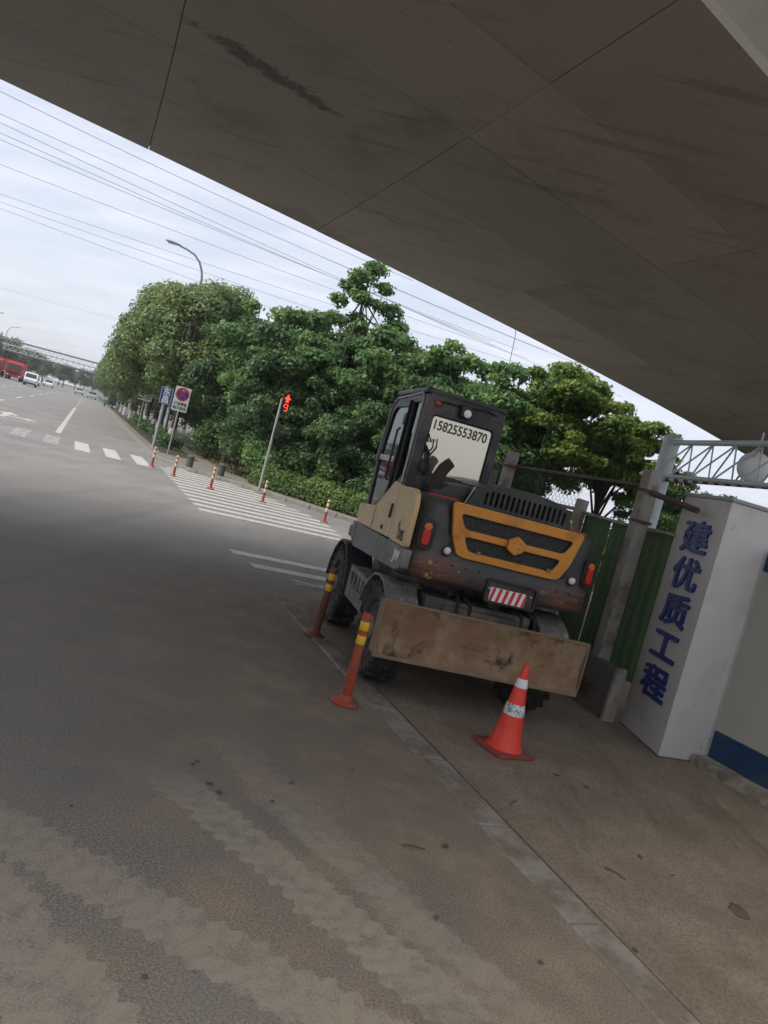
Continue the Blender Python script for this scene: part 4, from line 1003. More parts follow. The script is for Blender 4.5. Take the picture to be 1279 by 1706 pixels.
base = g.mix(g.math('MULTIPLY', g.ramp(sc2, .59, .64), g.math('MULTIPLY', low, .8)), base, (.30, .25, .18))
sc3 = g.noise(7, 8, .8, co=g.mapping(loc=(7, 1, 5)))
lft = g.math('MULTIPLY', g.ramp(sz.outputs['X'], -.25, -.5), g.ramp(sz.outputs['X'], -.8, -.66))
base = g.mix(g.math('MULTIPLY', g.ramp(sc3, .57, .61), g.math('MULTIPLY', low, lft)), base, (.55, .40, .06))
m_cw = g.done(g.bsdf(base, .45, 0, g.bump(g.noise(8, 6), .2, .01), .4))
m_orangep = M('orange_paint', (.56, .225, .03), .5, var=.12, vs=4, c2=(.36, .14, .03), c2s=5, lo=.5, hi=.72, bump=.06)
m_tan = M('faded_yellow_paint', (.54, .36, .16), .34, var=.15, vs=3, c2=(.37, .28, .17), c2s=3, lo=.46, hi=.68, bump=.06, c3=(.13, .07, .035), c3s=12, lo3=.67, hi3=.72)
m_skirt = M('grey_skirt', (.14, .142, .138), .6, var=.2, vs=5, c2=(.22, .205, .185), c2s=5, lo=.52, hi=.7, bump=.12)
m_chas = M('chassis_dirt', (.105, .095, .08), .85, var=.35, vs=7, c2=(.20, .165, .125), c2s=5, lo=.45, hi=.65, bump=.5, bs=40)
m_fender = M('fender_grey', (.12, .118, .112), .7, var=.3, vs=8, c2=(.23, .21, .18), c2s=9, lo=.46, hi=.62, bump=.3)
m_fenderb = M('fender_blue_black', (.035, .034, .042), .6, var=.2, vs=6, c2=(.12, .11, .10), c2s=8, lo=.55, hi=.7, bump=.2)
m_blade = M('rusty_blade', (.20, .115, .06), .9, var=.35, vs=5, c2=(.27, .185, .115), c2s=3.2, lo=.42, hi=.62, bump=.5, bs=30, c3=(.04, .028, .02), c3s=2.6, lo3=.54, hi3=.66)
m_bladeedge = M('blade_edge', (.22, .155, .10), .85, .1, var=.4, vs=12, bump=.4)
m_exh = M('exhaust_rust', (.06, .035, .03), .85, .2, var=.4, vs=12, bump=.4)
m_silver = M('window_trim', (.36, .38, .38), .45, .4, var=.15, vs=10, bump=0)
m_rubber = M('rubber_seal', (.012, .012, .012), .8, var=.1, bump=0)
m_cabin = M('cab_black', (.024, .023, .023), .45, var=.3, vs=6, c2=(.085, .07, .06), c2s=3.5, lo=.46, hi=.70, bump=.1)
m_redlens = M('red_lens', (.48, .022, .018), .25, var=.1, bump=0); m_orangelens = M('orange_lens', (.62, .13, .02), .25, var=.1, bump=0)
m_reflector = M('pale_reflector', (.62, .58, .5), .3, var=.05, vs=30, bump=0)
g = NG('perforated_grille'); v = g.n('ShaderNodeTexVoronoi', 'Distance', Vector=g.co, Scale=75.)
m_perf = g.done(g.bsdf(g.mix(g.ramp(v, .38, .5), (.003, .003, .003), (.032, .030, .027)), .6, 0, g.bump(v, .6, .006), .4))
g = NG('tinted_rear_glass')
gl = g.n('ShaderNodeBsdfGlossy', 0, Color=(.80, .75, .62), Roughness=.08); tr = g.n('ShaderNodeBsdfTransparent', 0, Color=(.5, .48, .4))
di = g.n('ShaderNodeBsdfDiffuse', 0, Color=g.mix(g.noise(2.5, 5), (.32, .29, .21), (.44, .40, .30)))
mxs = g.t.nodes.new('ShaderNodeMixShader'); mxs.inputs[0].default_value = .30; g.t.links.new(gl, mxs.inputs[1]); g.t.links.new(di, mxs.inputs[2])
mxs2 = g.t.nodes.new('ShaderNodeMixShader'); mxs2.inputs[0].default_value = .12; g.t.links.new(mxs.outputs[0], mxs2.inputs[1]); g.t.links.new(tr, mxs2.inputs[2])
m_rearglass = g.done(mxs2.outputs[0])
g = NG('side_glass'); gl = g.n('ShaderNodeBsdfGlossy', 0, Color=(.55, .62, .6), Roughness=.04); tr = g.n('ShaderNodeBsdfTransparent', 0, Color=(.30, .36, .35))
fr = g.n('ShaderNodeFresnel', 0, IOR=1.6); f = g.math('ADD', fr, .12)
mxs = g.t.nodes.new('ShaderNodeMixShader'); g.lk(mxs.inputs[0], f); g.t.links.new(tr, mxs.inputs[1]); g.t.links.new(gl, mxs.inputs[2]); m_sideglass = g.done(mxs.outputs[0])

m_digits = M('faded_digits', (.10, .07, .045), .6, var=.3, vs=30, bump=0)
EX = empty('wheeled_excavator', (.935, 7.34, .008), R(14.5), 'dirty wheeled excavator seen from behind with orange grille and rusty blade', 'excavator')
def xb(name, a, b2, mat, par=EX, bevel=.015, seg=2): return MB().span(a, b2).build(name, mat, par, bevel=bevel, seg=seg)
XU = .065      # the upper structure sits a touch to the right
# wheels
WR, WW = .46, .27
def ex_wheel(x, y):
    b = MB(); mt = Matrix.Translation((x, y, WR)) @ Matrix.Rotation(R(90), 4, 'Y'); h = WW / 2
    b.lathe([(.24, -h * .75), (.27, -h * .95), (.36, -h), (.42, -h * .92), (.437, -h * .7), (.437, h * .7), (.42, h * .92), (.36, h), (.27, h * .95), (.24, h * .75)], 40, mt)
    n = 22
    for k in range(n):
        for sd_ in (-1, 1):
            a = 2 * math.pi * (k + (.5 if sd_ > 0 else 0)) / n
            lm = mt @ Matrix.Rotation(a, 4, 'Z') @ Matrix.Translation((.444, 0, sd_ * h * .48)) @ Matrix.Rotation(sd_ * .45, 4, 'X')
            b.box((0, 0, 0), (.034, .048, h * 1.02), lm)
            b.box((0, 0, 0), (.06, .04, .018), mt @ Matrix.Rotation(a, 4, 'Z') @ Matrix.Translation((.405, 0, sd_ * h * .97)))
    o = b.build('wheel', m_tyre, EX, smooth=35)
    s_ = -1 if x < 0 else 1
    r2 = MB().lathe([(.25, -h * .7), (.25, h * .5), (.225, h * .78), (.2, h * .55), (.11, h * .35), (.10, h * .9), (.06, h * 1.0), (.01, h)], 28, mt if s_ > 0 else Matrix.Translation((x, y, WR)) @ Matrix.Rotation(R(-90), 4, 'Y')).build('rim', m_chas, o, smooth=35)
    for k in range(8):
        a = 2 * math.pi * k / 8; MB().lathe([(.014, 0), (.014, .02)], 6, (mt if s_ > 0 else Matrix.Translation((x, y, WR)) @ Matrix.Rotation(R(-90), 4, 'Y')) @ Matrix.Translation((.16 * math.cos(a), .16 * math.sin(a), h * .44))).build('bolt', m_chas, o)
RWY, FWY, WX = -.18, 1.78, .735
for y in (RWY, FWY):
    for x in (-WX, WX): ex_wheel(x, y)
    MB().tube([(-.62, y, WR), (-.2, y, WR), (-.12, y, WR), (.12, y, WR), (.2, y, WR), (.62, y, WR)], [.075, .085, .17, .17, .085, .075], 14).build('axle', m_chas, EX, smooth=40)
# undercarriage
xb('chassis_frame', (-.36, -.55, .56), (.36, 2.25, .86), m_chas)
xb('drawbar_plate', (-.52, -.48, .72), (.52, -.2, .90), m_chas)
for sx in (-1, 1):
    b = MB(); pr = []
    for k in range(9): a = R(15 + 150 * k / 8); pr.append((RWY + .55 * math.cos(a), WR + .50 * math.sin(a)))
    pr = pr + [(y_ * 1 + 0, z_ - 0) for y_, z_ in [(RWY + .525 * math.cos(R(15 + 150 * k / 8)), WR + .475 * math.sin(R(15 + 150 * k / 8))) for k in range(8, -1, -1)]]
    x0 = -.90 if sx < 0 else .60
    b.prism(pr, .30, Matrix.Translation((x0, 0, 0)) @ MX_YZ); b.build('rear_fender', m_fender, EX, smooth=40)
    b = MB(); pr = []
    for k in range(9): a = R(0 + 175 * k / 8); pr.append((FWY + .55 * math.cos(a), WR + .52 * math.sin(a)))
    pr += [(FWY + .52 * math.cos(R(175 * k / 8)), WR + .49 * math.sin(R(175 * k / 8))) for k in range(8, -1, -1)]
    x0 = -.88 if sx < 0 else .58
    b.prism(pr, .30, Matrix.Translation((x0, 0, 0)) @ MX_YZ); b.build('front_fender', m_fenderb, EX, smooth=40)
    # step box with rung slots between the wheels
    xo = sx * .86; xi = sx * .50
    st = flat('step_box', [[(.34, .46), (1.16, .46), (1.16, .80), (.34, .80)]] + [rrect(.42 + k * .17, .60, .53 + k * .17, .75, .02) for k in range(4)], .03, m_fender, EX, Matrix.Translation((xo if sx < 0 else xo - .03, 0, 0)) @ MX_YZ)
    MB().span((min(xo, xi) + (.031 if sx < 0 else 0), .36, .47), (max(xo, xi) - (.031 if sx > 0 else 0), 1.14, .58)).build('step', m_chas, st, bevel=.01)
    MB().span((min(xo, xi) + (.031 if sx < 0 else 0), .36, .765), (max(xo, xi) - (.031 if sx > 0 else 0), 1.14, .80)).build('step', m_fender, st, bevel=.008)
    # blade arm
    MB().tube([(sx * .3, -.3, .62), (sx * .34, -.62, .56), (sx * .36, -.74, .58)], .05, 8).build('blade_arm', m_chas, EX, smooth=40)
# dozer blade: slightly curved plate with a lip
b = MB(); rg = []
for k in range(9):
    u = k / 8; z = .385 + .455 * u; bow = .045 * math.sin(math.pi * u)
    rg.append([(-.965, -.84 + bow, z), (.955, -.84 + bow, z), (.955, -.805 + bow, z), (-.965, -.805 + bow, z)])
bl = b.rings(rg).build('dozer_blade', m_blade, EX, smooth=30)
MB().box((-.005, -.825, .845), (1.925, .045, .014)).build('top_lip', m_bladeedge, bl, bevel=.004)
MB().box((-.005, -.835, .375), (1.925, .03, .03)).build('cutting_edge', m_bladeedge, bl, bevel=.006)
MB().span((.957, -.84, .39), (.967, -.72, .84)).build('end_plate', m_bladeedge, bl); MB().span((-.977, -.84, .39), (-.967, -.72, .84)).build('end_plate', m_bladeedge, bl)
# swing bearing and deck
MB().lathe([(.48, .86), (.48, .93), (.44, .94), (.44, 1.04)], 32, Matrix.Translation((0, .75, 0))).build('swing_bearing', m_chas, EX, smooth=40)
xb('turntable_deck', (-.84, -.45, 1.03), (.98, 1.85, 1.16), m_body)
# counterweight: lofted casting with a rounded back
def ring(ins, z, yb=-.70):
    hw = .93 - ins; yb = yb + ins; pts = [(-hw, .0), (-hw, -.36)]
    for k in range(1, 6): a = R(90 * k / 6); pts.append((-hw + .22 * (1 - math.cos(a)), -.36 + (yb + .03 + .36) * math.sin(a)))
    pts += [(-hw + .26, yb + .02), (-hw + .45, yb), (hw - .45, yb), (hw - .26, yb + .02)]
    for k in range(5, 0, -1): a = R(90 * k / 6); pts.append((hw - .22 * (1 - math.cos(a)), -.36 + (yb + .03 + .36) * math.sin(a)))
    pts += [(hw, -.36), (hw, .0)]
    return [(x + XU, y, z) for x, y in pts]
cw = MB().rings([ring(.05, 1.05), ring(.015, 1.07), ring(0, 1.10), ring(.0, 1.25), ring(.025, 1.29), ring(.035, 1.5), ring(.05, 1.70), ring(.085, 1.755), ring(.14, 1.775)]).build('counterweight', m_cw, EX, smooth=40)
YR = -.672         # just outside the back face of the counterweight
# orange grille with two openings and a hexagon boss
gx = XU
outer = rpoly([(gx - .64, 1.775), (gx + .64, 1.775), (gx + .57, 1.47), (gx + .50, 1.335), (gx + .44, 1.315), (gx - .44, 1.315), (gx - .50, 1.335), (gx - .57, 1.47)], .05)
h1 = rpoly([(gx - .545, 1.685), (gx + .545, 1.685), (gx + .475, 1.565), (gx + .1, 1.565), (gx - .1, 1.565), (gx - .475, 1.565)], .035)
h2 = rpoly([(gx - .465, 1.50), (gx - .1, 1.50), (gx + .1, 1.50), (gx + .465, 1.50), (gx + .40, 1.385), (gx - .40, 1.385)], .035)
big = [(gx + (x - gx) * 1.035 + 0, 1.545 + (z - 1.545) * 1.05 - .012) for x, z in outer]
flat('grille_groove', [big], .008, m_rubber, EX, FX(YR + .028))
for k in range(5):
    for sd_ in (-1, 1): MB().lathe([(.011, 0), (.011, .01), (.006, .013)], 6, Matrix.Translation((gx + sd_ * (.12 + .13 * k), -.704 + (.004 if k < 4 else .02), 1.235)) @ Matrix.Rotation(R(90), 4, 'X')).build('bolt', m_cw, EX) if not (sd_ > 0 and k < 3) and not (sd_ < 0 and k == 0) else None
for k, (xa, xb_) in enumerate(((-.30, -.22), (-.18, -.26), (.32, .25), (.45, .30))):
    MB().tube([(xa, -.78, .70), (xa, -.70, .92), ((xa + xb_) / 2, -.52, 1.0), (xb_, -.34, .90)], .018, 8).build('hydraulic_hose', m_rubber, EX, smooth=60)
for sd_ in (-1, 1):
    MB().tube([(sd_ * .2, -.25, .92), (sd_ * .22, -.72, .72)], [.05, .04], 12).build('blade_cylinder', m_chas, EX, smooth=50)
    MB().tube([(sd_ * .2 - .07, -.73, .70), (sd_ * .2 + .09, -.73, .70)], .03, 10).build('blade_pin', m_chas, EX, smooth=50)
grl = flat('grille', [outer, h1, h2], .05, m_orangep, EX, FX(YR + .022), .008)
MB().span((gx - .57, YR + .006, 1.35), (gx + .57, YR - .004, 1.72)).build('mesh_screen', m_perf, grl)
for hh, nm in ((h1, 'opening_trim'), (h2, 'opening_trim')):
    inn = [tuple(Vector(p) + (Vector((sum(q[0] for q in hh) / len(hh), sum(q[1] for q in hh) / len(hh))) - Vector(p)).normalized() * .012) for p in hh]
    flat(nm, [hh, inn], .012, m_black, grl, FX(YR - .02))
hexa = rpoly([(gx + .085 * math.cos(R(60 * k + 90)) * 1.05, 1.53 + .085 * math.sin(R(60 * k + 90))) for k in range(6)], .012, 2)
flat('emblem_boss', [hexa], .05, m_orangep, grl, FX(YR - .025), .008)
for dx, dz in ((-.03, .02), (.03, -.02), (.035, .025)): MB().lathe([(.005, 0), (.005, .012)], 8, Matrix.Translation((gx + dx, YR - .07, 1.53 + dz)) @ Matrix.Rotation(R(90), 4, 'X')).build('rivet', m_black, grl)
for dx in (-.31, .37): MB().box((gx + dx, YR - .035, 1.392), (.035, .03, .025)).build('latch', m_bladeedge, grl, bevel=.006)
# tail lamps, reflectors
for x, y, rz_, bent in ((-.715 + 0, -.632, -.28, 0), (.865, -.618, .30, 0)):
    mt = Matrix.Translation((x, y, 1.44)) @ Matrix.Rotation(rz_, 4, 'Z') @ MX_XZ
    hs = flat('lamp_housing', [rrect(-.065, -.135, .065, .135, .06, 6)], .02, m_black, EX, mt @ Matrix.Translation((0, 0, -.004)), .004)
    flat('red_lens', [rrect(-.036, -.098, .036, .045, .034, 6)], .03, m_redlens, hs, mt @ Matrix.Translation((0, 0, .012)), .01)
    flat('amber_lens', [rrect(-.036, .032, .036, .10, .034, 6)], .03, m_orangelens, hs, mt @ Matrix.Translation((0, 0, .0122)), .01)
for x, y in ((-.515, -.688), (.705, -.676)):
    o = MB().lathe([(.045, 0), (.045, .012), (.034, .016)], 20, Matrix.Translation((x, y + .02, 1.345)) @ Matrix.Rotation(R(90), 4, 'X')).build('reflector_ring', m_black, EX, smooth=40)
    MB().lathe([(.032, 0), (.032, .02), (.022, .03), (.004, .032)], 20, Matrix.Translation((x, y + .014, 1.345)) @ Matrix.Rotation(R(90), 4, 'X')).build('reflector', m_reflector, o, smooth=60)
# plate recess with striped plate
pr_ = flat('plate_holder', [rrect(-.10, .995, .40, 1.205, .035), rrect(-.075, 1.015, .375, 1.185, .02)], .03, m_black, EX, FX(-.698), .005)
MB().span((-.09, -.700, 1.0), (.39, -.704, 1.2)).build('back_plate', m_cabin, pr_)
pl = flat('striped_plate', [rrect(-.045, 1.015, .30, 1.135, .012)], .006, m_signwhite, pr_, FX(-.706))
for k in range(6):
    x = -.045 + k * .0625; a = [(x, 1.0165), (x + .03, 1.0165), (min(x + .052, .2985), 1.1335), (x + .022, 1.1335)]
    a = [(max(-.043, min(.2985, p[0])), p[1]) for p in a]
    flat('red_stripe', [a], .002, m_signred, pl, FX(-.7125))
for x in (-.06, .345): MB().lathe([(.008, 0), (.008, .008)], 8, Matrix.Translation((x, -.706, 1.12)) @ Matrix.Rotation(R(90), 4, 'X')).build('bolt', m_reflector, pr_)
# engine hood, vent cover and duct
xb('engine_hood', (-.80, -.33, 1.16), (.97, .14, 1.745), m_body)
xb('side_hood', (.05, .15, 1.16), (.975, 1.5, 1.70), m_tan, bevel=.04)
prof = [(-.36, 1.755), (.70, 1.755), (.655, 1.92)] + [(XU + .11 + .48 * math.cos(R(a)), 1.915 + .10 * math.sin(R(a))) for a in range(20, 180, 20)] + [(-.27, 1.94), (-.30, 1.91)]
slots = [rrect(-.20 + k * .0525, 1.80, -.20 + k * .0525 + .024, 1.935 - (.018 if k in (0, 15) else 0), .011, 3) for k in range(16)]
vent = flat('vent_cover', [prof] + slots, .05, m_body, EX, FX(-.36), .006)
MB().prism([(x * .985 + .003, z - .006) for x, z in prof], .575, FX(.22)).build('vent_dome', m_body, vent, smooth=40)
MB().span((-.23, -.3605, 1.79), (.63, -.3625, 1.945)).build('slot_backing', m_rubber, vent)
b = MB(); b.prism([(-.60, 1.752), (-.362, 1.752), (-.30, 1.93), (-.52, 1.90), (-.60, 1.82)], .5, FX(.2)); b.build('air_duct', m_body, EX, bevel=.012)
MB().tube([(-.365, -.366, 1.757), (-.302, -.366, 1.935)], .008, 6).build('trim_strip', m_silver, EX)
b = MB(); b.lathe([(.022, 0), (.022, .07), (.03, .075), (.03, .10), (.012, .11)], 12, Matrix.Translation((.70, -.33, 1.765))); b.build('hood_lock', m_yellow, EX, smooth=40)
MB().tube([(.72, -.34, 1.77), (.80, -.34, 1.775), (.93, -.3, 1.77)], .01, 6).build('hood_cord', m_redlens, EX)
MB().tube([(-.72, -.42, 1.775), (-.6, -.45, 1.782), (-.45, -.44, 1.782)], .008, 6).build('hood_cord', m_redlens, EX)
# exhaust pipe
MB().tube([(-.56, -.02, 1.72), (-.56, -.02, 1.86), (-.555, -.03, 1.95), (-.53, -.05, 2.03), (-.50, -.07, 2.08), (-.485, -.08, 2.10)], [.062, .062, .06, .058, .052, .05], 14).build('exhaust_pipe', m_exh, EX, smooth=50)
# left side: faded yellow panels above a grey skirt
LX = -.872
def side(name, poly, th, mat, par=EX, x=LX, bevel=.006): return flat(name, [poly], th, mat, par, Matrix.Translation((x, 0, 0)) @ MX_YZ, bevel)
sp = side('side_panel', rpoly([(-.60, 1.275), (-.01, 1.275), (-.01, 1.775), (-.44, 1.79), (-.53, 1.76), (-.58, 1.66)], .04), .05, m_tan)
side('panel_slot', rrect(-.30, 1.40, -.27, 1.47, .01), .004, m_black, sp, LX - .0042, 0)
def FYL(x, y, z): return Matrix(((0, 0, -1, x), (-1, 0, 0, y), (0, 1, 0, z), (0, 0, 0, 1)))
text('lettering', 'D85', .13, m_print, sp, FYL(LX - .0005, -.40, 1.36), .003, .003, width=.2)
lw = side('lower_door_panel', rpoly([(.0, 1.275), (1.40, 1.24), (1.50, 1.30), (1.48, 1.45), (.75, 1.50), (.25, 1.80), (.0, 1.78)], .03), .05, m_tan)
MB().box((LX - .008, .10, 1.52), (.02, .03, .14)).build('door_handle', m_black, lw, bevel=.005)
MB().lathe([(.022, 0), (.022, .012)], 12, Matrix.Translation((LX, .30, 1.335)) @ Matrix.Rotation(R(-90), 4, 'Y')).build('lock', m_black, lw)
for y in (.72,): MB().box((LX - .001, y, 1.38), (.004, .008, .24)).build('panel_gap', m_rubber, lw)
sk = side('skirt', rpoly([(-.64, 1.10), (-.50, 1.06), (1.30, .98), (1.52, 1.06), (1.54, 1.235), (-.64, 1.27)], .03), .08, m_skirt, EX, LX - .008)
text('lettering', 'JW', .13, m_printw, sk, FYL(LX - .0085, -.46, 1.17), .003, .004, width=.19)
MB().box((LX - .009, 1.36, 1.12), (.004, .008, .2)).build('panel_gap', m_rubber, sk)
# cab
CX0, CX1, CY0, CY1, CZ0, CZ1 = -.80, .0, .17, 1.56, 1.165, 2.70
cabr = flat('cab_rear_frame', [rpoly([(CX0, 1.77), (CX1 + .02, 1.77), (CX1 + .02, 2.66), (CX1 - .03, 2.70), (CX0 + .05, 2.70), (CX0, 2.68)], .03), rpoly([(CX0 + .10, 1.95), (CX1 - .065, 1.95), (CX1 - .065, 2.50), (CX0 + .10, 2.50)], .04)], .07, m_cabin, EX, FX(CY0 + .07), .008)
rw = flat('rear_window', [rpoly([(CX0 + .09, 1.94), (CX1 - .055, 1.94), (CX1 - .055, 2.51), (CX0 + .09, 2.51)], .04)], .008, m_rearglass, cabr, FX(CY0 + .03))
flat('window_seal', [rpoly([(CX0 + .092, 1.942), (CX1 - .057, 1.942), (CX1 - .057, 2.508), (CX0 + .092, 2.508)], .04), rpoly([(CX0 + .108, 1.958), (CX1 - .073, 1.958), (CX1 - .073, 2.492), (CX0 + .108, 2.492)], .035)], .016, m_rubber, rw, FX(CY0 + .022))
text('phone_number', '15825553870', .13, m_digits, rw, Matrix.Translation((CX0 + .415, CY0 + .0205, 2.415)) @ Matrix.Rotation(R(0), 4, 'Y') @ MX_XZ, .002, .003, width=.55)
pr = rpoly([(CY0 + .02, 1.30), (CY0 + .02, 2.69), (1.28, 2.66), (1.46, 2.58), (1.60, 1.95), (1.52, 1.22), (.9, 1.24), (.45, 1.52), (CY0 + .06, 1.72)], .05)
pr = [(CY0 + .071, 1.80), (CY0 + .071, 2.66), (CY0 + .10, 2.685), (1.28, 2.655), (1.44, 2.58), (1.58, 1.95), (1.50, 1.26), (.80, 1.50), (.30, 1.80)]
w1 = rpoly([(CY0 + .13, 1.90), (CY0 + .13, 2.60), (.62, 2.60), (.62, 1.72)], .04)
w2 = rpoly([(.70, 1.66), (.70, 2.56), (1.25, 2.56), (1.37, 2.50), (1.49, 1.95), (1.43, 1.42)], .04)
csl = flat('cab_side_frame', [pr, w1, w2], .05, m_cabin, EX, Matrix.Translation((CX0, 0, 0)) @ MX_YZ, .006)
flat('side_window', [w1], .008, m_sideglass, csl, Matrix.Translation((CX0 + .02, 0, 0)) @ MX_YZ); flat('door_window', [w2], .008, m_sideglass, csl, Matrix.Translation((CX0 + .02, 0, 0)) @ MX_YZ)
MB().tube([(CX0 - .008, CY0 + .085, 1.80), (CX0 - .008, CY0 + .085, 2.64), (CX0 - .006, CY0 + .15, 2.69), (CX0 - .006, 1.27, 2.655), (CX0 - .006, 1.44, 2.575), (CX0 - .006, 1.57, 1.95)], .011, 8).build('trim_strip', m_silver, csl, smooth=50)
MB().tube([(CX0 - .014, .66, 1.62), (CX0 - .014, .66, 2.62)], .016, 6).build('door_pillar', m_rubber, csl)
MB().tube([(CX0 - .03, .72, 1.78), (CX0 - .055, .74, 1.80), (CX0 - .055, .76, 2.30), (CX0 - .03, .76, 2.33)], .012, 8).build('grab_rail', m_black, csl, smooth=50)
MB().box((CX0 - .02, .70, 2.42), (.03, .07, .12)).build('hinge', m_black, csl, bevel=.006); MB().box((CX0 - .02, .68, 1.66), (.03, .07, .14)).build('hinge', m_black, csl, bevel=.006)
MB().box((CX0 - .012, 1.05, 2.0), (.025, .6, .06)).build('sliding_pane_rail', m_silver, csl, bevel=.006)
csr = flat('cab_side_frame', [pr, w1, w2], .05, m_cabin, EX, Matrix.Translation((CX1 - .05, 0, 0)) @ MX_YZ, .006)
flat('side_window', [w1], .008, m_sideglass, csr, Matrix.Translation((CX1 - .03, 0, 0)) @ MX_YZ); flat('door_window', [w2], .008, m_sideglass, csr, Matrix.Translation((CX1 - .03, 0, 0)) @ MX_YZ)
rf = MB().prism(rpoly([(CX0 - .015, CY0 - .005), (CX1 + .03, CY0 - .005), (CX1 + .03, 1.36), (CX0 - .015, 1.36)], .06), .05, z0=2.69).build('roof', m_cabin, EX, bevel=.015)
xb('cab_floor', (CX0 + .01, CY0 + .1, CZ0), (CX1 - .0, 1.48, 1.25), m_cabin)
b = MB(); b.prism([(CY0 + .10, 1.25), (CY0 + .10, 1.78), (.3, 1.78), (.62, 1.5), (.62, 1.25)], CX1 - CX0 - .1, Matrix.Translation((CX0 + .05, 0, 0)) @ MX_YZ); b.build('cab_rear_shelf', m_cabin, EX)
ws = flat('windscreen', [[(CX0 + .06, 0), (CX1 - .06, 0), (CX1 - .06, 1.28), (CX0 + .06, 1.28)]], .01, m_sideglass, EX, Matrix.Translation((0, 1.53, 1.28)) @ Matrix.Rotation(R(4), 4, 'X') @ MX_XZ)
seat = xb('seat', (-.58, .62, 1.42), (-.18, 1.02, 1.54), m_rubber, bevel=.03); MB().span((-.57, .56, 1.5), (-.19, .68, 2.12)).build('seat_back', m_rubber, seat, bevel=.04)
# work lamp and small fittings on the rear of the cab
MB().box((-.41, CY0 - .03, 2.60), (.11, .09, .12)).build('work_lamp', m_black, EX, bevel=.02)
MB().lathe([(.036, 0), (.038, .012), (.02, .02)], 16, Matrix.Translation((-.40, CY0 - .072, 2.585)) @ Matrix.Rotation(R(90), 4, 'X')).build('lamp_lens', m_headl, EX, smooth=50)
MB().tube([(-.72, CY0 - .01, 2.62), (-.60, CY0 - .03, 2.64), (-.47, CY0 - .02, 2.64)], .008, 6).build('lamp_cable', m_rubber, EX); MB().tube([(-.35, CY0 - .02, 2.65), (-.2, CY0 - .03, 2.675), (-.08, CY0 - .01, 2.65)], .008, 6).build('lamp_cable', m_rubber, EX)
MB().box((-.69, CY0 - .012, 2.61), (.05, .03, .035)).build('marker_lamp', m_redlens, EX, bevel=.006)
hs = [(-.71, CY0 + .018, 2.34), (-.66, CY0 - .03, 2.24), (-.61, CY0 - .035, 2.28), (-.60, CY0 - .035, 2.20), (-.66, CY0 - .03, 2.08), (-.68, CY0 - .01, 1.97)]
MB().tube(hs, .009, 6).build('wiring_loop', m_rubber, EX, smooth=60)
MB().tube([(-.70, CY0 + .0, 2.20), (-.655, CY0 - .03, 2.13), (-.64, CY0 - .03, 2.0), (-.65, CY0 - .02, 1.92)], .016, 6).build('wiring_loop', m_rubber, EX, smooth=60)
MB().box((-.66, CY0 - .02, 1.99), (.10, .04, .09)).build('junction_box', m_black, EX, bevel=.01)
# folded boom and stick lying low ahead of the machine
b = MB(); b.prism(rpoly([(1.35, 1.15), (1.55, 1.45), (3.0, 1.95), (4.1, 1.5), (4.05, 1.3), (3.0, 1.65), (1.7, 1.1)], .1), .28, Matrix.Translation((.22, 0, 0)) @ MX_YZ); b.build('boom', m_tan, EX, bevel=.01)
b = MB(); b.prism(rpoly([(4.15, 1.55), (4.2, 1.25), (3.2, .45), (3.05, .6)], .06), .2, Matrix.Translation((.26, 0, 0)) @ MX_YZ); b.build('stick', m_tan, EX, bevel=.01)
b = MB(); b.prism(rpoly([(3.25, .65), (2.95, .6), (2.75, .3), (2.85, .02), (3.2, .0), (3.4, .2)], .08), .55, Matrix.Translation((.09, 0, 0)) @ MX_YZ); b.build('bucket', m_blade, EX, bevel=.01)

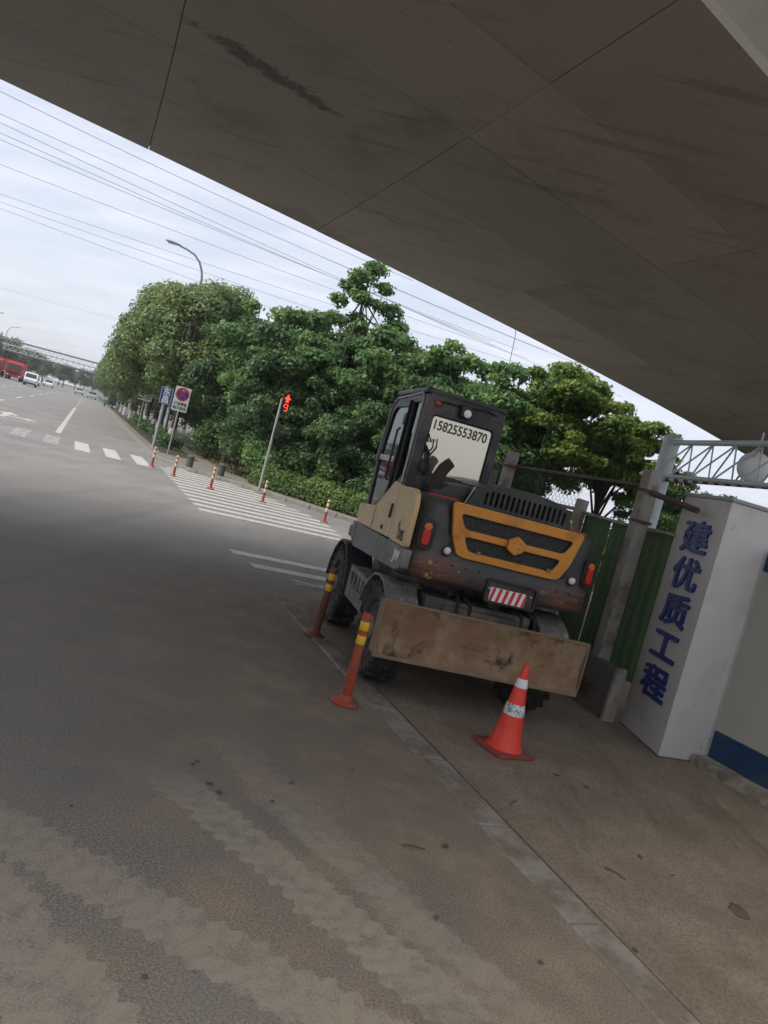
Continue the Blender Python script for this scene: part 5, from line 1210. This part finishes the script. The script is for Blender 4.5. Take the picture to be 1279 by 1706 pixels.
# ------------------------------------------------------------------ litter and clods on the ground
m_clod = M('earth_clod', (.095, .073, .054), .95, var=.3, vs=20, bump=.6)
rl = random.Random(12)
def clod(x, y, s, mat, name, label, group, cat):
    b = MB(); rg = []
    for k, (rr, z) in enumerate(((.6, -.15), (1, .1), (.85, .45), (.35, .65))):
        rg.append([(s * rr * math.cos(a) * rl.uniform(.75, 1.25), s * rr * math.sin(a) * rl.uniform(.75, 1.25), s * z) for a in [2 * math.pi * j / 8 for j in range(8)]])
    o = b.rings(rg).build(name, mat, None, smooth=60); o.location = (x, y, .008); o.rotation_euler.z = rl.uniform(0, 6); o.scale = (1.4, 1, .6)
    return tag(o, label, cat, group)

for i, (x, y, sz) in enumerate([(.79, 4.07, .022), (.7, 3.36, .014), (1.76, 5.67, .028), (1.97, 5.58, .026), (2.06, 4.6, .022), (2.21, 4.46, .013), (-.53, 4.06, .018), (-.46, 3.99, .02), (-.67, 4.24, .014), (-.18, 4.05, .012), (.23, 4.75, .01), (-.38, 2.53, .012), (-.11, 4.34, .012), (2.34, 7.21, .03), (1.77, 4.31, .016), (1.16, 3.23, .012), (-.66, 4.29, .012), (-1.05, 3.47, .01), (1.68, 3.53, .018), (1.42, 5.48, .012)]):
    clod(x, y, sz * .8, m_clod, 'earth_clod', 'small dark clod of earth on the concrete right of the gutter' if x > 1.3 else 'small dark clod of earth on the asphalt left of the gutter', 'earth clods', 'clod')
o = clod(2.51, 4.23, .055, m_clod, 'earth_clod', 'largest flat dark clod on the concrete at the right edge', 'earth clods', 'clod'); o.scale = (1.5, .9, .25)
for i, (x, y, a) in enumerate(((.6, 3.95, .2), (1.8, 4.28, -.7), (1.3, 4.9, 1.1))):
    o = MB().tube([(-.06, 0, .004), (0, .008, .008), (.07, -.004, .004)], .0035, 5).build('twig', m_bark, None); o.location = (x, y, .008); o.rotation_euler.z = a
    tag(o, ['thin twig on the dusty asphalt left of the gutter', 'thin twig on the concrete right of the gutter', 'thin twig lying nearest the traffic cone'][i], 'twig', 'twigs')
# thin summer haze
g_ = bpy.data.materials.new('haze'); g_.use_nodes = True; g_.node_tree.nodes.clear()
vo = g_.node_tree.nodes.new('ShaderNodeVolumePrincipled'); vo.inputs['Color'].default_value = (.86, .90, .95, 1); vo.inputs['Density'].default_value = .0005; vo.inputs['Anisotropy'].default_value = .2
g_.node_tree.links.new(vo.outputs[0], g_.node_tree.nodes.new('ShaderNodeOutputMaterial').inputs['Volume'])
o = MB().span((-900, -900, -1.5), (900, 900, 42)).build('haze', g_); tag(o, 'thin pale summer haze over the far road', 'haze', kind='stuff')
